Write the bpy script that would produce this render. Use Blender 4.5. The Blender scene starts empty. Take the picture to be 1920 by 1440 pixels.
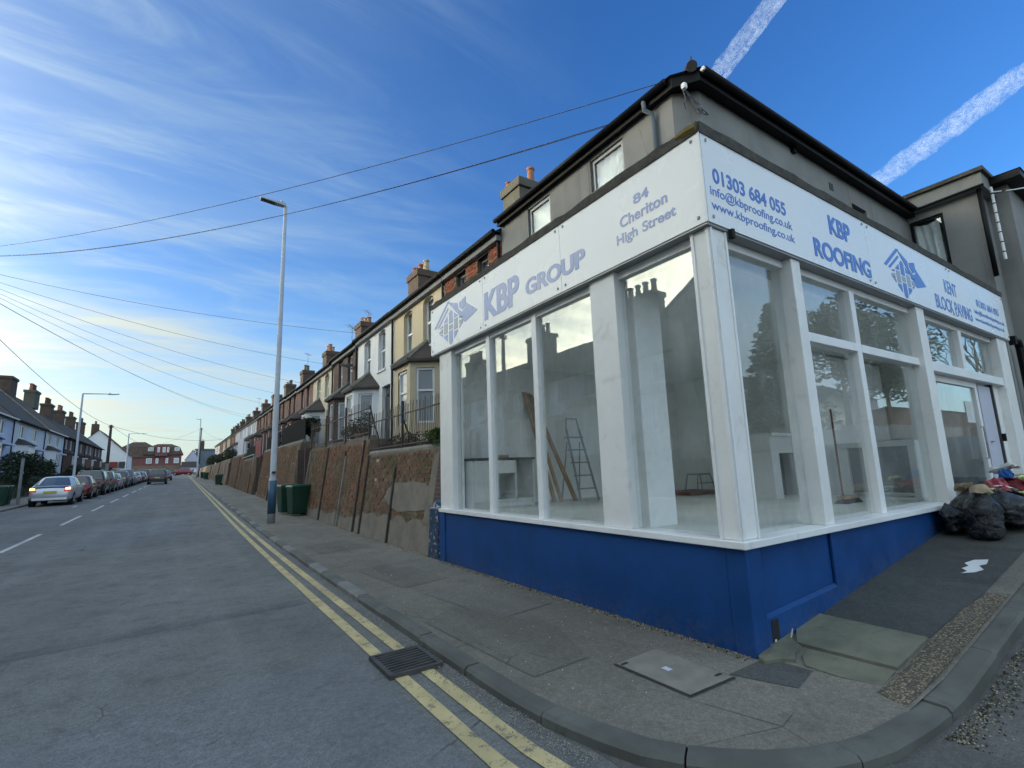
import bpy, math, random
from mathutils import Vector, Matrix
random.seed(7)
R_ = math.radians
S = bpy.context.scene
COL = S.collection

# ------------------------------------------------------------------ camera, sky, sun, exposure
cam_d = bpy.data.cameras.new('camera'); cam = bpy.data.objects.new('camera', cam_d); COL.objects.link(cam)
right = Vector((0.8346, -0.5498, -0.0334)); up = -Vector((0.0645, 0.1578, -0.9854)); fwd = Vector((0.547, 0.8203, 0.1671))
rot = Matrix((right, up, -fwd)).transposed()
cam.matrix_world = Matrix.Translation((0, 0, 1.55)) @ rot.to_4x4()
cam_d.sensor_width = 36; cam_d.lens = 36 * 927.4 / 1920; cam_d.clip_start = .05; cam_d.clip_end = 6000
S.camera = cam

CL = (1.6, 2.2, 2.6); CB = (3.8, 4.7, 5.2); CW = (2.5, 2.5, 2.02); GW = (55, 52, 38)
SUN_AZ = R_(-58); SUN_EL = R_(7)
W = bpy.data.worlds.new('World'); S.world = W; W.use_nodes = True
wt = W.node_tree; wt.nodes.clear()
def wn(t, **k):
    n = wt.nodes.new(t)
    for a, b in k.items(): setattr(n, a, b)
    return n
sky = wn('ShaderNodeTexSky', sky_type='NISHITA', sun_disc=False, sun_elevation=SUN_EL, sun_rotation=SUN_AZ, air_density=1.0, dust_density=.6, ozone_density=2.2)
hs = wn('ShaderNodeHueSaturation'); hs.inputs['Saturation'].default_value = 1.22; hs.inputs['Hue'].default_value = .512
wt.links.new(sky.outputs[0], hs.inputs['Color'])
tint = wn('ShaderNodeMix', data_type='RGBA', blend_type='MULTIPLY'); tint.inputs[0].default_value = 1; wt.links.new(hs.outputs[0], tint.inputs[6]); tint.inputs[7].default_value = (.64, .90, 1.17, 1)
tc = wn('ShaderNodeTexCoord'); sx = wn('ShaderNodeSeparateXYZ'); wt.links.new(tc.outputs['Generated'], sx.inputs[0])
def wmath(op, a, b=None, c=None, clamp=False):
    n = wn('ShaderNodeMath', operation=op, use_clamp=clamp)
    for i, v in enumerate((a, b, c)):
        if v is None: continue
        if isinstance(v, (int, float)): n.inputs[i].default_value = v
        else: wt.links.new(v, n.inputs[i])
    return n.outputs[0]
zc = wmath('MAXIMUM', sx.outputs[2], 0.0); den = wmath('ADD', zc, .16)
px = wmath('DIVIDE', sx.outputs[0], den); py = wmath('DIVIDE', sx.outputs[1], den)
cb = wn('ShaderNodeCombineXYZ'); wt.links.new(px, cb.inputs[0]); wt.links.new(py, cb.inputs[1])
def wnoise(scale, detail, rough, dist, rotz, sc, loc):
    mp = wn('ShaderNodeMapping'); mp.inputs['Rotation'].default_value = (0, 0, rotz); mp.inputs['Scale'].default_value = sc; mp.inputs['Location'].default_value = loc
    wt.links.new(cb.outputs[0], mp.inputs[0])
    n = wn('ShaderNodeTexNoise'); n.inputs['Scale'].default_value = scale; n.inputs['Detail'].default_value = detail
    n.inputs['Roughness'].default_value = rough; n.inputs['Distortion'].default_value = dist
    wt.links.new(mp.outputs[0], n.inputs['Vector']); return n.outputs['Fac']
def wramp(v, a, b):
    n = wn('ShaderNodeMapRange', interpolation_type='SMOOTHSTEP'); wt.links.new(v, n.inputs[0]); n.inputs[1].default_value = a; n.inputs[2].default_value = b
    return n.outputs[0]
c1 = wramp(wnoise(1.0, 7, .56, .9, R_(35), (.55, 1.4, 1), (1.3, .4, 0)), .36, .80)      # long cirrus streaks
c2 = wramp(wnoise(2.3, 11, .64, 1.5, R_(15), (.5, 1.6, 1), (4.2, 1.7, 0)), .38, .84)     # finer wisps
c3 = wramp(wnoise(.55, 4, .5, .3, R_(-20), (1, 1, 1), (.2, 3.1, 0)), .40, .66)           # where the cloud bank lies
sunv = (math.sin(SUN_AZ), math.cos(SUN_AZ))
az = wmath('ADD', wmath('MULTIPLY', sx.outputs[0], sunv[0]), wmath('MULTIPLY', sx.outputs[1], sunv[1]))   # -1..1 towards the sun
side = wramp(az, -.25, .75)
cov = wmath('ADD', wmath('MULTIPLY', c1, .60), wmath('MULTIPLY', c2, .58))
behind = wmath('ADD', wramp(sx.outputs[1], .0, -.7), wmath('MULTIPLY', wramp(sx.outputs[2], .72, .97), .8), clamp=True)   # brighter cloud added overhead and behind, out of view, to light the scene
cov = wmath('MULTIPLY', cov, wmath('ADD', wmath('MULTIPLY', side, .95), wmath('MULTIPLY', c3, .12)), clamp=True)
cov = wmath('ADD', cov, wmath('MULTIPLY', side, .13), clamp=True)
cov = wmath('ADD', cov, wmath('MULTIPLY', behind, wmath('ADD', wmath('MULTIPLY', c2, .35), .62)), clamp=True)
low = wramp(sx.outputs[2], .36, .0)
cov = wmath('ADD', cov, wmath('MULTIPLY', low, .55), clamp=True)
# cloud colour: cool white overhead, warming and brightening towards the veiled sun
dt = wn('ShaderNodeVectorMath', operation='DOT_PRODUCT'); wt.links.new(tc.outputs['Generated'], dt.inputs[0])
dt.inputs[1].default_value = (math.sin(SUN_AZ) * math.cos(SUN_EL), math.cos(SUN_AZ) * math.cos(SUN_EL), math.sin(SUN_EL))
ang = wmath('ARCCOSINE', dt.outputs['Value'])
def wgauss(s): q = wmath('DIVIDE', ang, s); return wmath('EXPONENT', wmath('MULTIPLY', wmath('MULTIPLY', q, q), -1.))
cc = wn('ShaderNodeMix', data_type='RGBA'); cc.inputs[6].default_value = (CL[0], CL[1], CL[2], 1); cc.inputs[7].default_value = (CW[0], CW[1], CW[2], 1)
glow = wmath('MULTIPLY', wramp(az, .10, .85), wramp(sx.outputs[2], .55, .05)); wt.links.new(glow, cc.inputs[0])
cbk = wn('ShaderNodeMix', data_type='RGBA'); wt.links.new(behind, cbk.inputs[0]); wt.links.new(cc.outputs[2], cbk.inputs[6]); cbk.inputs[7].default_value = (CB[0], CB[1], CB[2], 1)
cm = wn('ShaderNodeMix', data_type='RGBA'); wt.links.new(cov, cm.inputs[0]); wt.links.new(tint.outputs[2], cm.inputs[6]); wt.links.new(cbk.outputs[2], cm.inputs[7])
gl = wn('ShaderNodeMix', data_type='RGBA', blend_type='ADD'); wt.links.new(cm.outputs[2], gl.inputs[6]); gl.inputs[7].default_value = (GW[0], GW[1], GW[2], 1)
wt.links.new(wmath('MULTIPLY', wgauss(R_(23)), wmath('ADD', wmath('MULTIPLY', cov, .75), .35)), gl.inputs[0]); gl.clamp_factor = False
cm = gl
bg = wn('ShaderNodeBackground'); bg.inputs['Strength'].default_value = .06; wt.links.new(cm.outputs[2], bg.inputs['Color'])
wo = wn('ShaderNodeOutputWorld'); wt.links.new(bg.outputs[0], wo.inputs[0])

sun_d = bpy.data.lights.new('sun', 'SUN'); sun_d.energy = .5; sun_d.angle = R_(12); sun_d.color = (1, .86, .68)
sun = bpy.data.objects.new('sun', sun_d); COL.objects.link(sun)
sd = Vector((math.sin(SUN_AZ) * math.cos(SUN_EL), math.cos(SUN_AZ) * math.cos(SUN_EL), math.sin(SUN_EL)))
sun.rotation_euler = sd.to_track_quat('Z', 'Y').to_euler()
S.view_settings.view_transform = 'Standard'; S.view_settings.look = 'None'; S.view_settings.gamma = 1; S.view_settings.use_curve_mapping = False
S.view_settings.exposure = 2.42
S.render.engine = 'CYCLES'
S.cycles.max_bounces = 12; S.cycles.transparent_max_bounces = 16; S.cycles.diffuse_bounces = 9; S.cycles.glossy_bounces = 4
S.cycles.use_denoising = True; S.cycles.caustics_reflective = False; S.cycles.caustics_refractive = False
S.cycles.sample_clamp_indirect = 8

# ------------------------------------------------------------------ materials
class NT:
    def __init__(s, name):
        s.m = bpy.data.materials.new(name); s.m.use_nodes = True; s.t = s.m.node_tree; s.t.nodes.clear()
        s.out = s.n('ShaderNodeOutputMaterial'); s.geo = s.n('ShaderNodeNewGeometry')
    def n(s, t, **k):
        n = s.t.nodes.new(t)
        for a, b in k.items(): setattr(n, a, b)
        return n
    def L(s, a, b): s.t.links.new(a, b)
    def put(s, sock, v):
        if isinstance(v, bpy.types.NodeSocket): s.L(v, sock)
        elif isinstance(v, (tuple, list)) and len(v) == 3 and sock.type == 'RGBA': sock.default_value = (*v, 1)
        else: sock.default_value = v
    def pos(s, scale=(1, 1, 1), rot=(0, 0, 0)):
        m = s.n('ShaderNodeMapping'); m.inputs['Scale'].default_value = scale; m.inputs['Rotation'].default_value = rot
        s.L(s.geo.outputs['Position'], m.inputs[0]); return m.outputs[0]
    def obj(s):
        tcn = s.n('ShaderNodeTexCoord'); oi = s.n('ShaderNodeObjectInfo')
        v = s.n('ShaderNodeVectorMath', operation='MULTIPLY_ADD'); cbn = s.n('ShaderNodeCombineXYZ')
        for i in range(3): s.L(oi.outputs['Random'], cbn.inputs[i])
        s.L(cbn.outputs[0], v.inputs[0]); v.inputs[1].default_value = (37, 53, 71); s.L(tcn.outputs['Object'], v.inputs[2]); return v.outputs[0]
    def noise(s, vec, scale, detail=4, rough=.55, dist=0):
        n = s.n('ShaderNodeTexNoise'); s.L(vec, n.inputs['Vector']); n.inputs['Scale'].default_value = scale; n.inputs['Detail'].default_value = detail
        n.inputs['Roughness'].default_value = rough; n.inputs['Distortion'].default_value = dist; return n.outputs['Fac']
    def voro(s, vec, scale, out='Distance', feature='F1'):
        n = s.n('ShaderNodeTexVoronoi', feature=feature); s.L(vec, n.inputs['Vector']); n.inputs['Scale'].default_value = scale; return n.outputs[out]
    def ramp(s, v, a, b, lo=0., hi=1.):
        n = s.n('ShaderNodeMapRange', interpolation_type='SMOOTHSTEP'); s.L(v, n.inputs[0])
        n.inputs[1].default_value = a; n.inputs[2].default_value = b; n.inputs[3].default_value = lo; n.inputs[4].default_value = hi; return n.outputs[0]
    def mix(s, f, a, b, mode='MIX'):
        n = s.n('ShaderNodeMix', data_type='RGBA', blend_type=mode); s.put(n.inputs[0], f); s.put(n.inputs[6], a); s.put(n.inputs[7], b); return n.outputs[2]
    def math(s, op, a, b=0., clamp=False):
        n = s.n('ShaderNodeMath', operation=op, use_clamp=clamp); s.put(n.inputs[0], a); s.put(n.inputs[1], b); return n.outputs[0]
    def bump(s, h, strength=.3, dist=.01):
        n = s.n('ShaderNodeBump'); n.inputs['Strength'].default_value = strength; n.inputs['Distance'].default_value = dist; s.L(h, n.inputs['Height']); return n.outputs[0]
    def bsdf(s, col, rough=.7, metal=0., normal=None, spec=.5, **k):
        b = s.n('ShaderNodeBsdfPrincipled'); s.put(b.inputs['Base Color'], col); s.put(b.inputs['Roughness'], rough); s.put(b.inputs['Metallic'], metal)
        b.inputs['Specular IOR Level'].default_value = spec
        if normal is not None: s.L(normal, b.inputs['Normal'])
        for a, v in k.items(): s.put(b.inputs[a], v)
        s.L(b.outputs[0], s.out.inputs[0]); return b
MT = {}
def plain(name, col, rough=.6, var=.18, scale=3., fine=60., bump=.15, metal=0., dirt=None, dirt_amt=.5, spec=.4, space='pos', **k):
    """a surface with soft large tone changes, fine grain, a little relief and optional dirt"""
    t = NT(name); v = t.pos() if space == 'pos' else t.obj()
    a = t.noise(v, scale, 5, .6); f = t.noise(v, fine, 3, .6)
    lo = tuple(c * (1 - var) for c in col); hi = tuple(min(1, c * (1 + var)) for c in col)
    c = t.mix(t.ramp(a, .3, .7), lo, hi)
    c = t.mix(t.math('MULTIPLY', f, var), c, tuple(x * .55 for x in col))
    if dirt:
        d = t.ramp(t.noise(v, scale * 1.7, 8, .7, .6), .54, .74)
        c = t.mix(t.math('MULTIPLY', d, dirt_amt), c, dirt)
    t.bsdf(c, t.ramp(a, .2, .8, max(0, rough - .08), min(1, rough + .08)), metal, t.bump(f, bump, .004) if bump else None, spec, **k)
    MT[name] = t.m; return t.m

def asphalt(name, base, speck, dens, warm, bump=.5):
    t = NT(name); v = t.pos()
    big = t.noise(v, .35, 6, .62, .4); mid = t.noise(v, 3.1, 6, .65); fine = t.noise(v, 95, 3, .7)
    streak = t.noise(t.pos((2.2, .12, 1)), 1.0, 4, .5)
    c = t.mix(t.ramp(big, .32, .68), tuple(x * .72 for x in base), tuple(x * 1.18 for x in base))
    c = t.mix(t.ramp(mid, .50, .72, 0, .55), c, warm)
    c = t.mix(t.ramp(streak, .45, .7, 0, .42), c, tuple(x * 1.4 for x in base))
    track = t.noise(t.pos((.62, .02, 1)), 1.0, 3, .5); c = t.mix(t.ramp(track, .42, .66, 0, .30), c, tuple(x * .62 for x in base))
    grain = t.noise(v, 26, 6, .82); c = t.mix(t.ramp(grain, .30, .58, .62, 0), c, tuple(x * .40 for x in base)); c = t.mix(t.ramp(grain, .52, .75, 0, .5), c, tuple(min(1, x * 1.75) for x in base))
    c = t.mix(t.ramp(fine, .35, .75, 0, .8), c, tuple(x * .42 for x in base))
    blot = t.ramp(t.noise(v, 1.7, 9, .78, .8), .60, .68, 0, .55); c = t.mix(blot, c, tuple(x * .5 for x in base))
    vn = t.n('ShaderNodeTexVoronoi'); t.L(v, vn.inputs['Vector']); vn.inputs['Scale'].default_value = 130
    sp = t.math('MULTIPLY', t.ramp(vn.outputs['Distance'], .22, .12), t.ramp(vn.outputs['Color'], 1 - dens, 1 - dens + .1))
    c = t.mix(t.math('MULTIPLY', sp, .8), c, speck)
    v2 = t.n('ShaderNodeTexVoronoi'); t.L(v, v2.inputs['Vector']); v2.inputs['Scale'].default_value = 55
    c = t.mix(t.math('MULTIPLY', t.math('MULTIPLY', t.ramp(v2.outputs['Distance'], .30, .16), t.ramp(v2.outputs['Color'], 1 - dens * .45, 1 - dens * .45 + .06)), .75), c, speck)
    cr = t.ramp(t.voro(t.pos((1, 1, 1)), .9, 'Distance', 'DISTANCE_TO_EDGE'), .006, .001)
    crm = t.math('MULTIPLY', cr, t.ramp(t.noise(v, .8, 3), .52, .62))
    c = t.mix(t.math('MULTIPLY', crm, .6), c, (.012, .012, .012))
    t.bsdf(c, t.ramp(mid, .3, .7, .72, .92), 0, t.bump(t.math('ADD', fine, t.math('MULTIPLY', sp, .5)), bump, .006), .35)
    MT[name] = t.m
asphalt('road_asphalt', (.185, .185, .178), (.30, .30, .31), .10, (.075, .082, .092))
asphalt('pavement_asphalt', (.225, .205, .170), (.36, .35, .32), .20, (.115, .10, .07))
asphalt('patch_asphalt', (.095, .098, .09), (.22, .22, .22), .12, (.04, .042, .045))
asphalt('old_asphalt', (.15, .142, .132), (.40, .38, .34), .28, (.06, .058, .05), .8)
def paint_line(name, col, under):
    t = NT(name); v = t.pos()
    wear = t.ramp(t.math('ADD', t.math('MULTIPLY', t.noise(v, 9, 9, .75), .75), t.math('MULTIPLY', t.noise(v, 80, 3, .6), .3)), .545, .64)
    tone = t.noise(v, 2, 4)
    c = t.mix(t.ramp(tone, .3, .7), tuple(x * .72 for x in col), col)
    c = t.mix(t.math('MULTIPLY', wear, .85), c, under)
    t.bsdf(c, .75, 0, t.bump(t.noise(v, 70, 3), .3, .004)); MT[name] = t.m
paint_line('yellow_paint', (.56, .45, .225), (.09, .09, .09)); paint_line('white_paint', (.55, .56, .56), (.11, .11, .12))
plain('kerb_concrete', (.115, .115, .102), .85, .25, 2.2, 90, .4, dirt=(.05, .052, .04), dirt_amt=.85)
plain('kerb_granite', (.19, .187, .175), .8, .2, 3, 110, .3, dirt=(.12, .12, .11), dirt_amt=.5)
plain('paving_slab', (.165, .165, .12), .85, .25, 3.2, 70, .35, dirt=(.06, .07, .05), dirt_amt=.6)
plain('cover_concrete', (.215, .195, .165), .88, .16, 5, 120, .4, dirt=(.13, .115, .09), dirt_amt=.5)
t = NT('exposed_gravel'); v = t.pos(); vn = t.n('ShaderNodeTexVoronoi'); t.L(v, vn.inputs['Vector']); vn.inputs['Scale'].default_value = 62
c = t.mix(t.ramp(vn.outputs['Color'], .2, .9), (.12, .095, .06), (.33, .26, .165)); c = t.mix(t.ramp(vn.outputs['Distance'], .35, .6), c, (.07, .06, .045))
t.bsdf(c, .8, 0, t.bump(t.math('SUBTRACT', 1., vn.outputs['Distance']), .7, .008)); MT['exposed_gravel'] = t.m
plain('cast_iron', (.06, .057, .056), .55, .3, 8, 90, .3, dirt=(.09, .06, .04), dirt_amt=.5)
plain('white_upvc', (.80, .80, .80), .38, .05, 1.5, 40, .03, dirt=(.40, .36, .30), dirt_amt=.28)
plain('white_timber', (.78, .775, .755), .5, .05, 1.8, 30, .10, dirt=(.40, .35, .28), dirt_amt=.45)
plain('sign_white', (.80, .81, .81), .30, .02, .7, 20, .0, dirt=(.6, .6, .6), dirt_amt=.07)
plain('sign_blue', (.06, .165, .52), .32, .05, 2, 20, .0)
plain('sign_blue_glare', (.25, .32, .58), .30, .05, 2, 20, .0)  # same vinyl as the side-street letters, sky glare put into the paler colour
plain('sign_silver', (.31, .35, .42), .32, .05, 2, 20, .0)
# blue stall riser: painted render, splashed with grey dirt near the ground
t = NT('blue_paint'); v = t.pos(); a = t.noise(v, 2.2, 6, .6); f = t.noise(v, 45, 4, .6)
c = t.mix(t.ramp(a, .3, .72), (.004, .046, .17), (.007, .064, .235)); sc_ = t.ramp(t.noise(v, 5.5, 10, .78, .5), .66, .76)
c = t.mix(t.math('MULTIPLY', sc_, .35), c, (.14, .2, .33)); sz = t.n('ShaderNodeSeparateXYZ'); t.L(t.geo.outputs['Position'], sz.inputs[0]); gx = t.math('SUBTRACT', sz.outputs[2], t.math('MULTIPLY', t.math('MAXIMUM', t.math('SUBTRACT', sz.outputs[0], 3.85), 0.), .13))
spl = t.math('MULTIPLY', t.ramp(gx, .34, .07), t.ramp(t.noise(v, 14, 9, .75), .42, .62)); c = t.mix(t.math('MULTIPLY', spl, .32), c, (.10, .095, .085))
scr = t.ramp(t.noise(t.pos((1, 1, .25), (.4, .2, 0)), 9, 8, .8, 1.2), .70, .74); c = t.mix(t.math('MULTIPLY', scr, .30), c, (.16, .2, .3)); t.bsdf(c, t.ramp(a, .3, .7, .5, .66), 0, t.bump(t.math('ADD', f, t.math('MULTIPLY', a, 2.)), .3, .006), .25); MT['blue_paint'] = t.m
plain('dark_flashing', (.075, .07, .06), .9, .4, 9, 50, .6, dirt=(.17, .14, .055), dirt_amt=.6)
t = NT('grey_render'); v = t.pos(); a = t.noise(v, 1.2, 6, .6); f = t.noise(v, 70, 3, .6); c = t.mix(t.ramp(a, .3, .7), (.205, .203, .195), (.26, .257, .246))
stn = t.ramp(t.noise(t.pos((3.2, 3.2, .22)), 1.5, 8, .7, .2), .52, .72); c = t.mix(t.math('MULTIPLY', stn, .42), c, (.12, .118, .108)); ptc = t.ramp(t.noise(v, 2.6, 7, .7, .8), .60, .68); c = t.mix(t.math('MULTIPLY', ptc, .25), c, (.30, .295, .28))
hc = t.ramp(t.voro(t.pos((.8, .8, .5)), 1.1, 'Distance', 'DISTANCE_TO_EDGE'), .004, .001); c = t.mix(t.math('MULTIPLY', t.math('MULTIPLY', hc, t.ramp(t.noise(v, .7, 3), .5, .6)), .5), c, (.08, .08, .075))
t.bsdf(c, .87, 0, t.bump(t.math('ADD', f, t.math('MULTIPLY', a, 1.5)), .35, .005), .3); MT['grey_render'] = t.m
plain('black_upvc', (.006, .006, .007), .55, .2, 3, 30, .0, spec=.2)
plain('black_board', (.006, .006, .006), .9, .3, 5, 40, .3, spec=.2)
plain('dark_grey_frame', (.045, .05, .052), .4, .1, 3, 30, .0)
plain('grey_metal', (.30, .31, .32), .45, .12, 2, 40, .05, .3)
plain('lamp_grey', (.34, .37, .41), .5, .08, 2, 60, .05, dirt=(.2, .2, .2), dirt_amt=.3)
plain('lamp_blue', (.03, .09, .16), .45, .12, 3, 60, .05, dirt=(.12, .2, .28), dirt_amt=.4)
plain('steel', (.45, .46, .47), .35, .1, 4, 50, .02, .8)
plain('interior_white', (.90, .90, .88), .75, .04, .9, 30, .05)
plain('interior_floor', (.70, .71, .66), .6, .12, 1.1, 30, .1, dirt=(.58, .58, .52), dirt_amt=.6)
plain('cabinet_white', (.72, .72, .70), .35, .03, 2, 30, .0)
plain('dark_interior', (.02, .022, .024), .6, .2, 3, 30, .0)
plain('worktop', (.03, .034, .04), .3, .3, 9, 60, .0)
plain('timber', (.36, .22, .12), .65, .25, 4, 40, .15)
plain('red_brown_wood', (.20, .06, .035), .5, .2, 4, 40, .1)
plain('bristle', (.03, .03, .032), .9, .3, 10, 60, .4)
plain('cream_render', (.55, .465, .32), .85, .06, 1.0, 60, .3, dirt=(.42, .36, .22), dirt_amt=.4)
plain('pale_cream_render', (.53, .48, .37), .85, .07, 1.0, 60, .3, dirt=(.42, .38, .28), dirt_amt=.4)
plain('white_render', (.68, .69, .70), .8, .05, 1.0, 60, .25, dirt=(.54, .54, .53), dirt_amt=.4)
plain('blue_white_render', (.55, .60, .70), .8, .05, .8, 50, .2, dirt=(.45, .48, .54), dirt_amt=.4)
plain('lilac_render', (.52, .53, .62), .8, .05, .8, 50, .2)
plain('slate_grey_wall', (.13, .16, .19), .8, .1, .8, 50, .2)
def brickmat(name, c1_, c2_, mortar, axis='Y', dirt=(.07, .05, .04)):
    t = NT(name); v = t.pos(); sp = t.n('ShaderNodeSeparateXYZ'); t.L(t.geo.outputs['Position'], sp.inputs[0])
    cb_ = t.n('ShaderNodeCombineXYZ'); t.L(t.math('ADD', sp.outputs[1], t.math('MULTIPLY', sp.outputs[0], .98)), cb_.inputs[0]); t.L(sp.outputs[2], cb_.inputs[1])
    b = t.n('ShaderNodeTexBrick'); t.L(cb_.outputs[0], b.inputs['Vector']); b.inputs['Scale'].default_value = 1; b.inputs['Mortar Size'].default_value = .009
    b.inputs['Brick Width'].default_value = .235; b.inputs['Row Height'].default_value = .078; t.put(b.inputs['Color1'], c1_); t.put(b.inputs['Color2'], c2_); t.put(b.inputs['Mortar'], mortar)
    c = t.mix(t.math('MULTIPLY', t.ramp(t.noise(v, 1.3, 7, .65), .45, .75), .6), b.outputs['Color'], dirt)
    t.bsdf(c, .88, 0, t.bump(t.math('SUBTRACT', t.noise(v, 60, 3), b.outputs['Fac']), .5, .01)); MT[name] = t.m
brickmat('red_brick', (.19, .082, .058), (.14, .062, .048), (.20, .17, .15))
brickmat('dark_brick', (.10, .050, .040), (.07, .04, .035), (.11, .10, .09))
brickmat('orange_brick', (.25, .12, .075), (.19, .09, .06), (.22, .19, .16))
brickmat('flat_brick', (.19, .055, .06), (.15, .05, .055), (.14, .10, .10))
brickmat('wall_brick_far', (.22, .13, .075), (.15, .09, .06), (.17, .15, .12), dirt=(.09, .08, .05))
def wall_brick(name, col):
    t = NT(name); v = t.pos(); f = t.noise(v, 60, 3, .6); a = t.noise(v, 6, 5, .6)
    c = t.mix(t.ramp(a, .3, .7), tuple(x * .75 for x in col), tuple(x * 1.2 for x in col))
    moss = t.ramp(t.noise(t.pos((1, 1, .7)), 1.1, 8, .68, .5), .46, .62); c = t.mix(t.math('MULTIPLY', moss, .75), c, (.085, .082, .042))
    lime = t.ramp(t.noise(t.pos((1, 3.2, .55)), 1.7, 9, .72, .3), .56, .68); c = t.mix(t.math('MULTIPLY', lime, .7), c, (.33, .31, .27))
    c = t.mix(t.math('MULTIPLY', f, .35), c, tuple(x * .5 for x in col))
    t.bsdf(c, .92, 0, t.bump(f, .5, .006), .25); MT[name] = t.m
for i, col in enumerate([(.185, .105, .066), (.165, .095, .062), (.135, .086, .060), (.20, .145, .095), (.115, .088, .064)]): wall_brick('brick_tone_%d' % i, col)
for i, col in enumerate([(.215, .105, .060), (.19, .098, .060), (.15, .085, .055), (.195, .13, .085), (.12, .085, .06)]): wall_brick('orange_tone_%d' % i, col)
for i, col in enumerate([(.30, .095, .05), (.24, .075, .04), (.19, .06, .038)]):
    plain('house_brick_%d' % i, col, .9, .2, 7, 60, .4)
plain('pale_flint', (.33, .31, .27), .85, .2, 8, 60, .4)
plain('mortar', (.155, .13, .095), .95, .3, 3, 40, .6, dirt=(.06, .062, .035), dirt_amt=.7)
plain('cement_patch', (.20, .175, .145), .9, .2, 3, 45, .6, dirt=(.12, .10, .075), dirt_amt=.6)
plain('coping', (.21, .20, .175), .9, .25, 3, 50, .5, dirt=(.11, .11, .06), dirt_amt=.7)
plain('rusty_iron', (.055, .043, .038), .75, .3, 6, 60, .3, dirt=(.13, .07, .04), dirt_amt=.5)
plain('railing_iron', (.12, .098, .085), .7, .25, 6, 60, .2, dirt=(.14, .09, .06), dirt_amt=.5)
plain('roof_tile', (.055, .045, .04), .85, .3, 2.5, 25, .5, dirt=(.09, .085, .05), dirt_amt=.5)
plain('roof_brown', (.085, .055, .04), .85, .25, 1.2, 20, .5, dirt=(.10, .09, .05), dirt_amt=.6)
plain('roof_red', (.13, .055, .04), .85, .25, 1.2, 20, .5)
plain('chimney_stone', (.10, .095, .075), .9, .2, 2, 30, .3, dirt=(.08, .085, .05), dirt_amt=.7)
plain('chimney_brick', (.085, .06, .045), .9, .25, 3, 40, .5)
plain('terracotta', (.30, .13, .08), .8, .2, 6, 40, .2, dirt=(.12, .08, .06), dirt_amt=.6)
plain('pot_buff', (.34, .29, .2), .8, .2, 6, 40, .2, dirt=(.14, .12, .1), dirt_amt=.6)
plain('bin_green', (.012, .048, .030), .45, .15, 3, 50, .1, dirt=(.04, .06, .05), dirt_amt=.3)
plain('bin_lid_green', (.020, .075, .045), .4, .15, 3, 50, .1)
plain('rubber', (.012, .012, .012), .85, .2, 5, 60, .2)
plain('concrete_post', (.22, .23, .24), .8, .15, 3, 50, .3)
plain('pole_wood', (.055, .042, .035), .85, .25, 3, 40, .4)
plain('red_plastic', (.26, .02, .028), .35, .2, 12, 40, .1, dirt=(.6, .55, .5), dirt_amt=.5)
plain('paper_white', (.60, .62, .60), .7, .1, 8, 40, .1)
plain('lime_paper', (.50, .56, .25), .6, .2, 8, 40, .1)
plain('cardboard', (.38, .30, .20), .85, .15, 7, 40, .2)
plain('pale_blue_plastic', (.38, .50, .54), .35, .1, 5, 40, .1)
plain('red_paint', (.20, .03, .035), .6, .15, 3, 40, .1)
plain('curtain', (.80, .80, .79), .9, .08, 3, 30, .0)
plain('plastic_sheet', (.80, .82, .80), .3, .12, 3, 20, .1)
plain('soil_garden', (.06, .055, .04), .95, .3, 1.5, 30, .6)
plain('grass_earth', (.035, .042, .022), .95, .4, 1.2, 30, .8)
plain('far_ground', (.075, .08, .06), .95, .3, .2, 10, .3)
plain('wire_black', (.13, .13, .15), .6, .1, 3, 30, .0)
def leafmat(name, a, b):
    t = NT(name); oi = t.noise(t.pos(), 2.2, 4); f = t.noise(t.pos(), 25, 2)
    c = t.mix(t.ramp(oi, .35, .65), a, b); c = t.mix(t.math('MULTIPLY', f, .5), c, tuple(x * .5 for x in a))
    bs = t.bsdf(c, .6, 0, None, .3)
    tr = t.n('ShaderNodeBsdfTranslucent'); t.put(tr.inputs[0], c); mx = t.n('ShaderNodeMixShader'); mx.inputs[0].default_value = .25
    t.L(bs.outputs[0], mx.inputs[1]); t.L(tr.outputs[0], mx.inputs[2]); t.L(mx.outputs[0], t.out.inputs[0]); MT[name] = t.m
leafmat('leaf_dark', (.018, .030, .016), (.035, .052, .026)); leafmat('leaf_green', (.035, .075, .018), (.07, .12, .03)); leafmat('leaf_conifer', (.012, .026, .020), (.024, .045, .032))
leafmat('grass_blade', (.03, .05, .018), (.055, .075, .03)); leafmat('moss', (.16, .12, .03), (.24, .18, .05))
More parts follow.
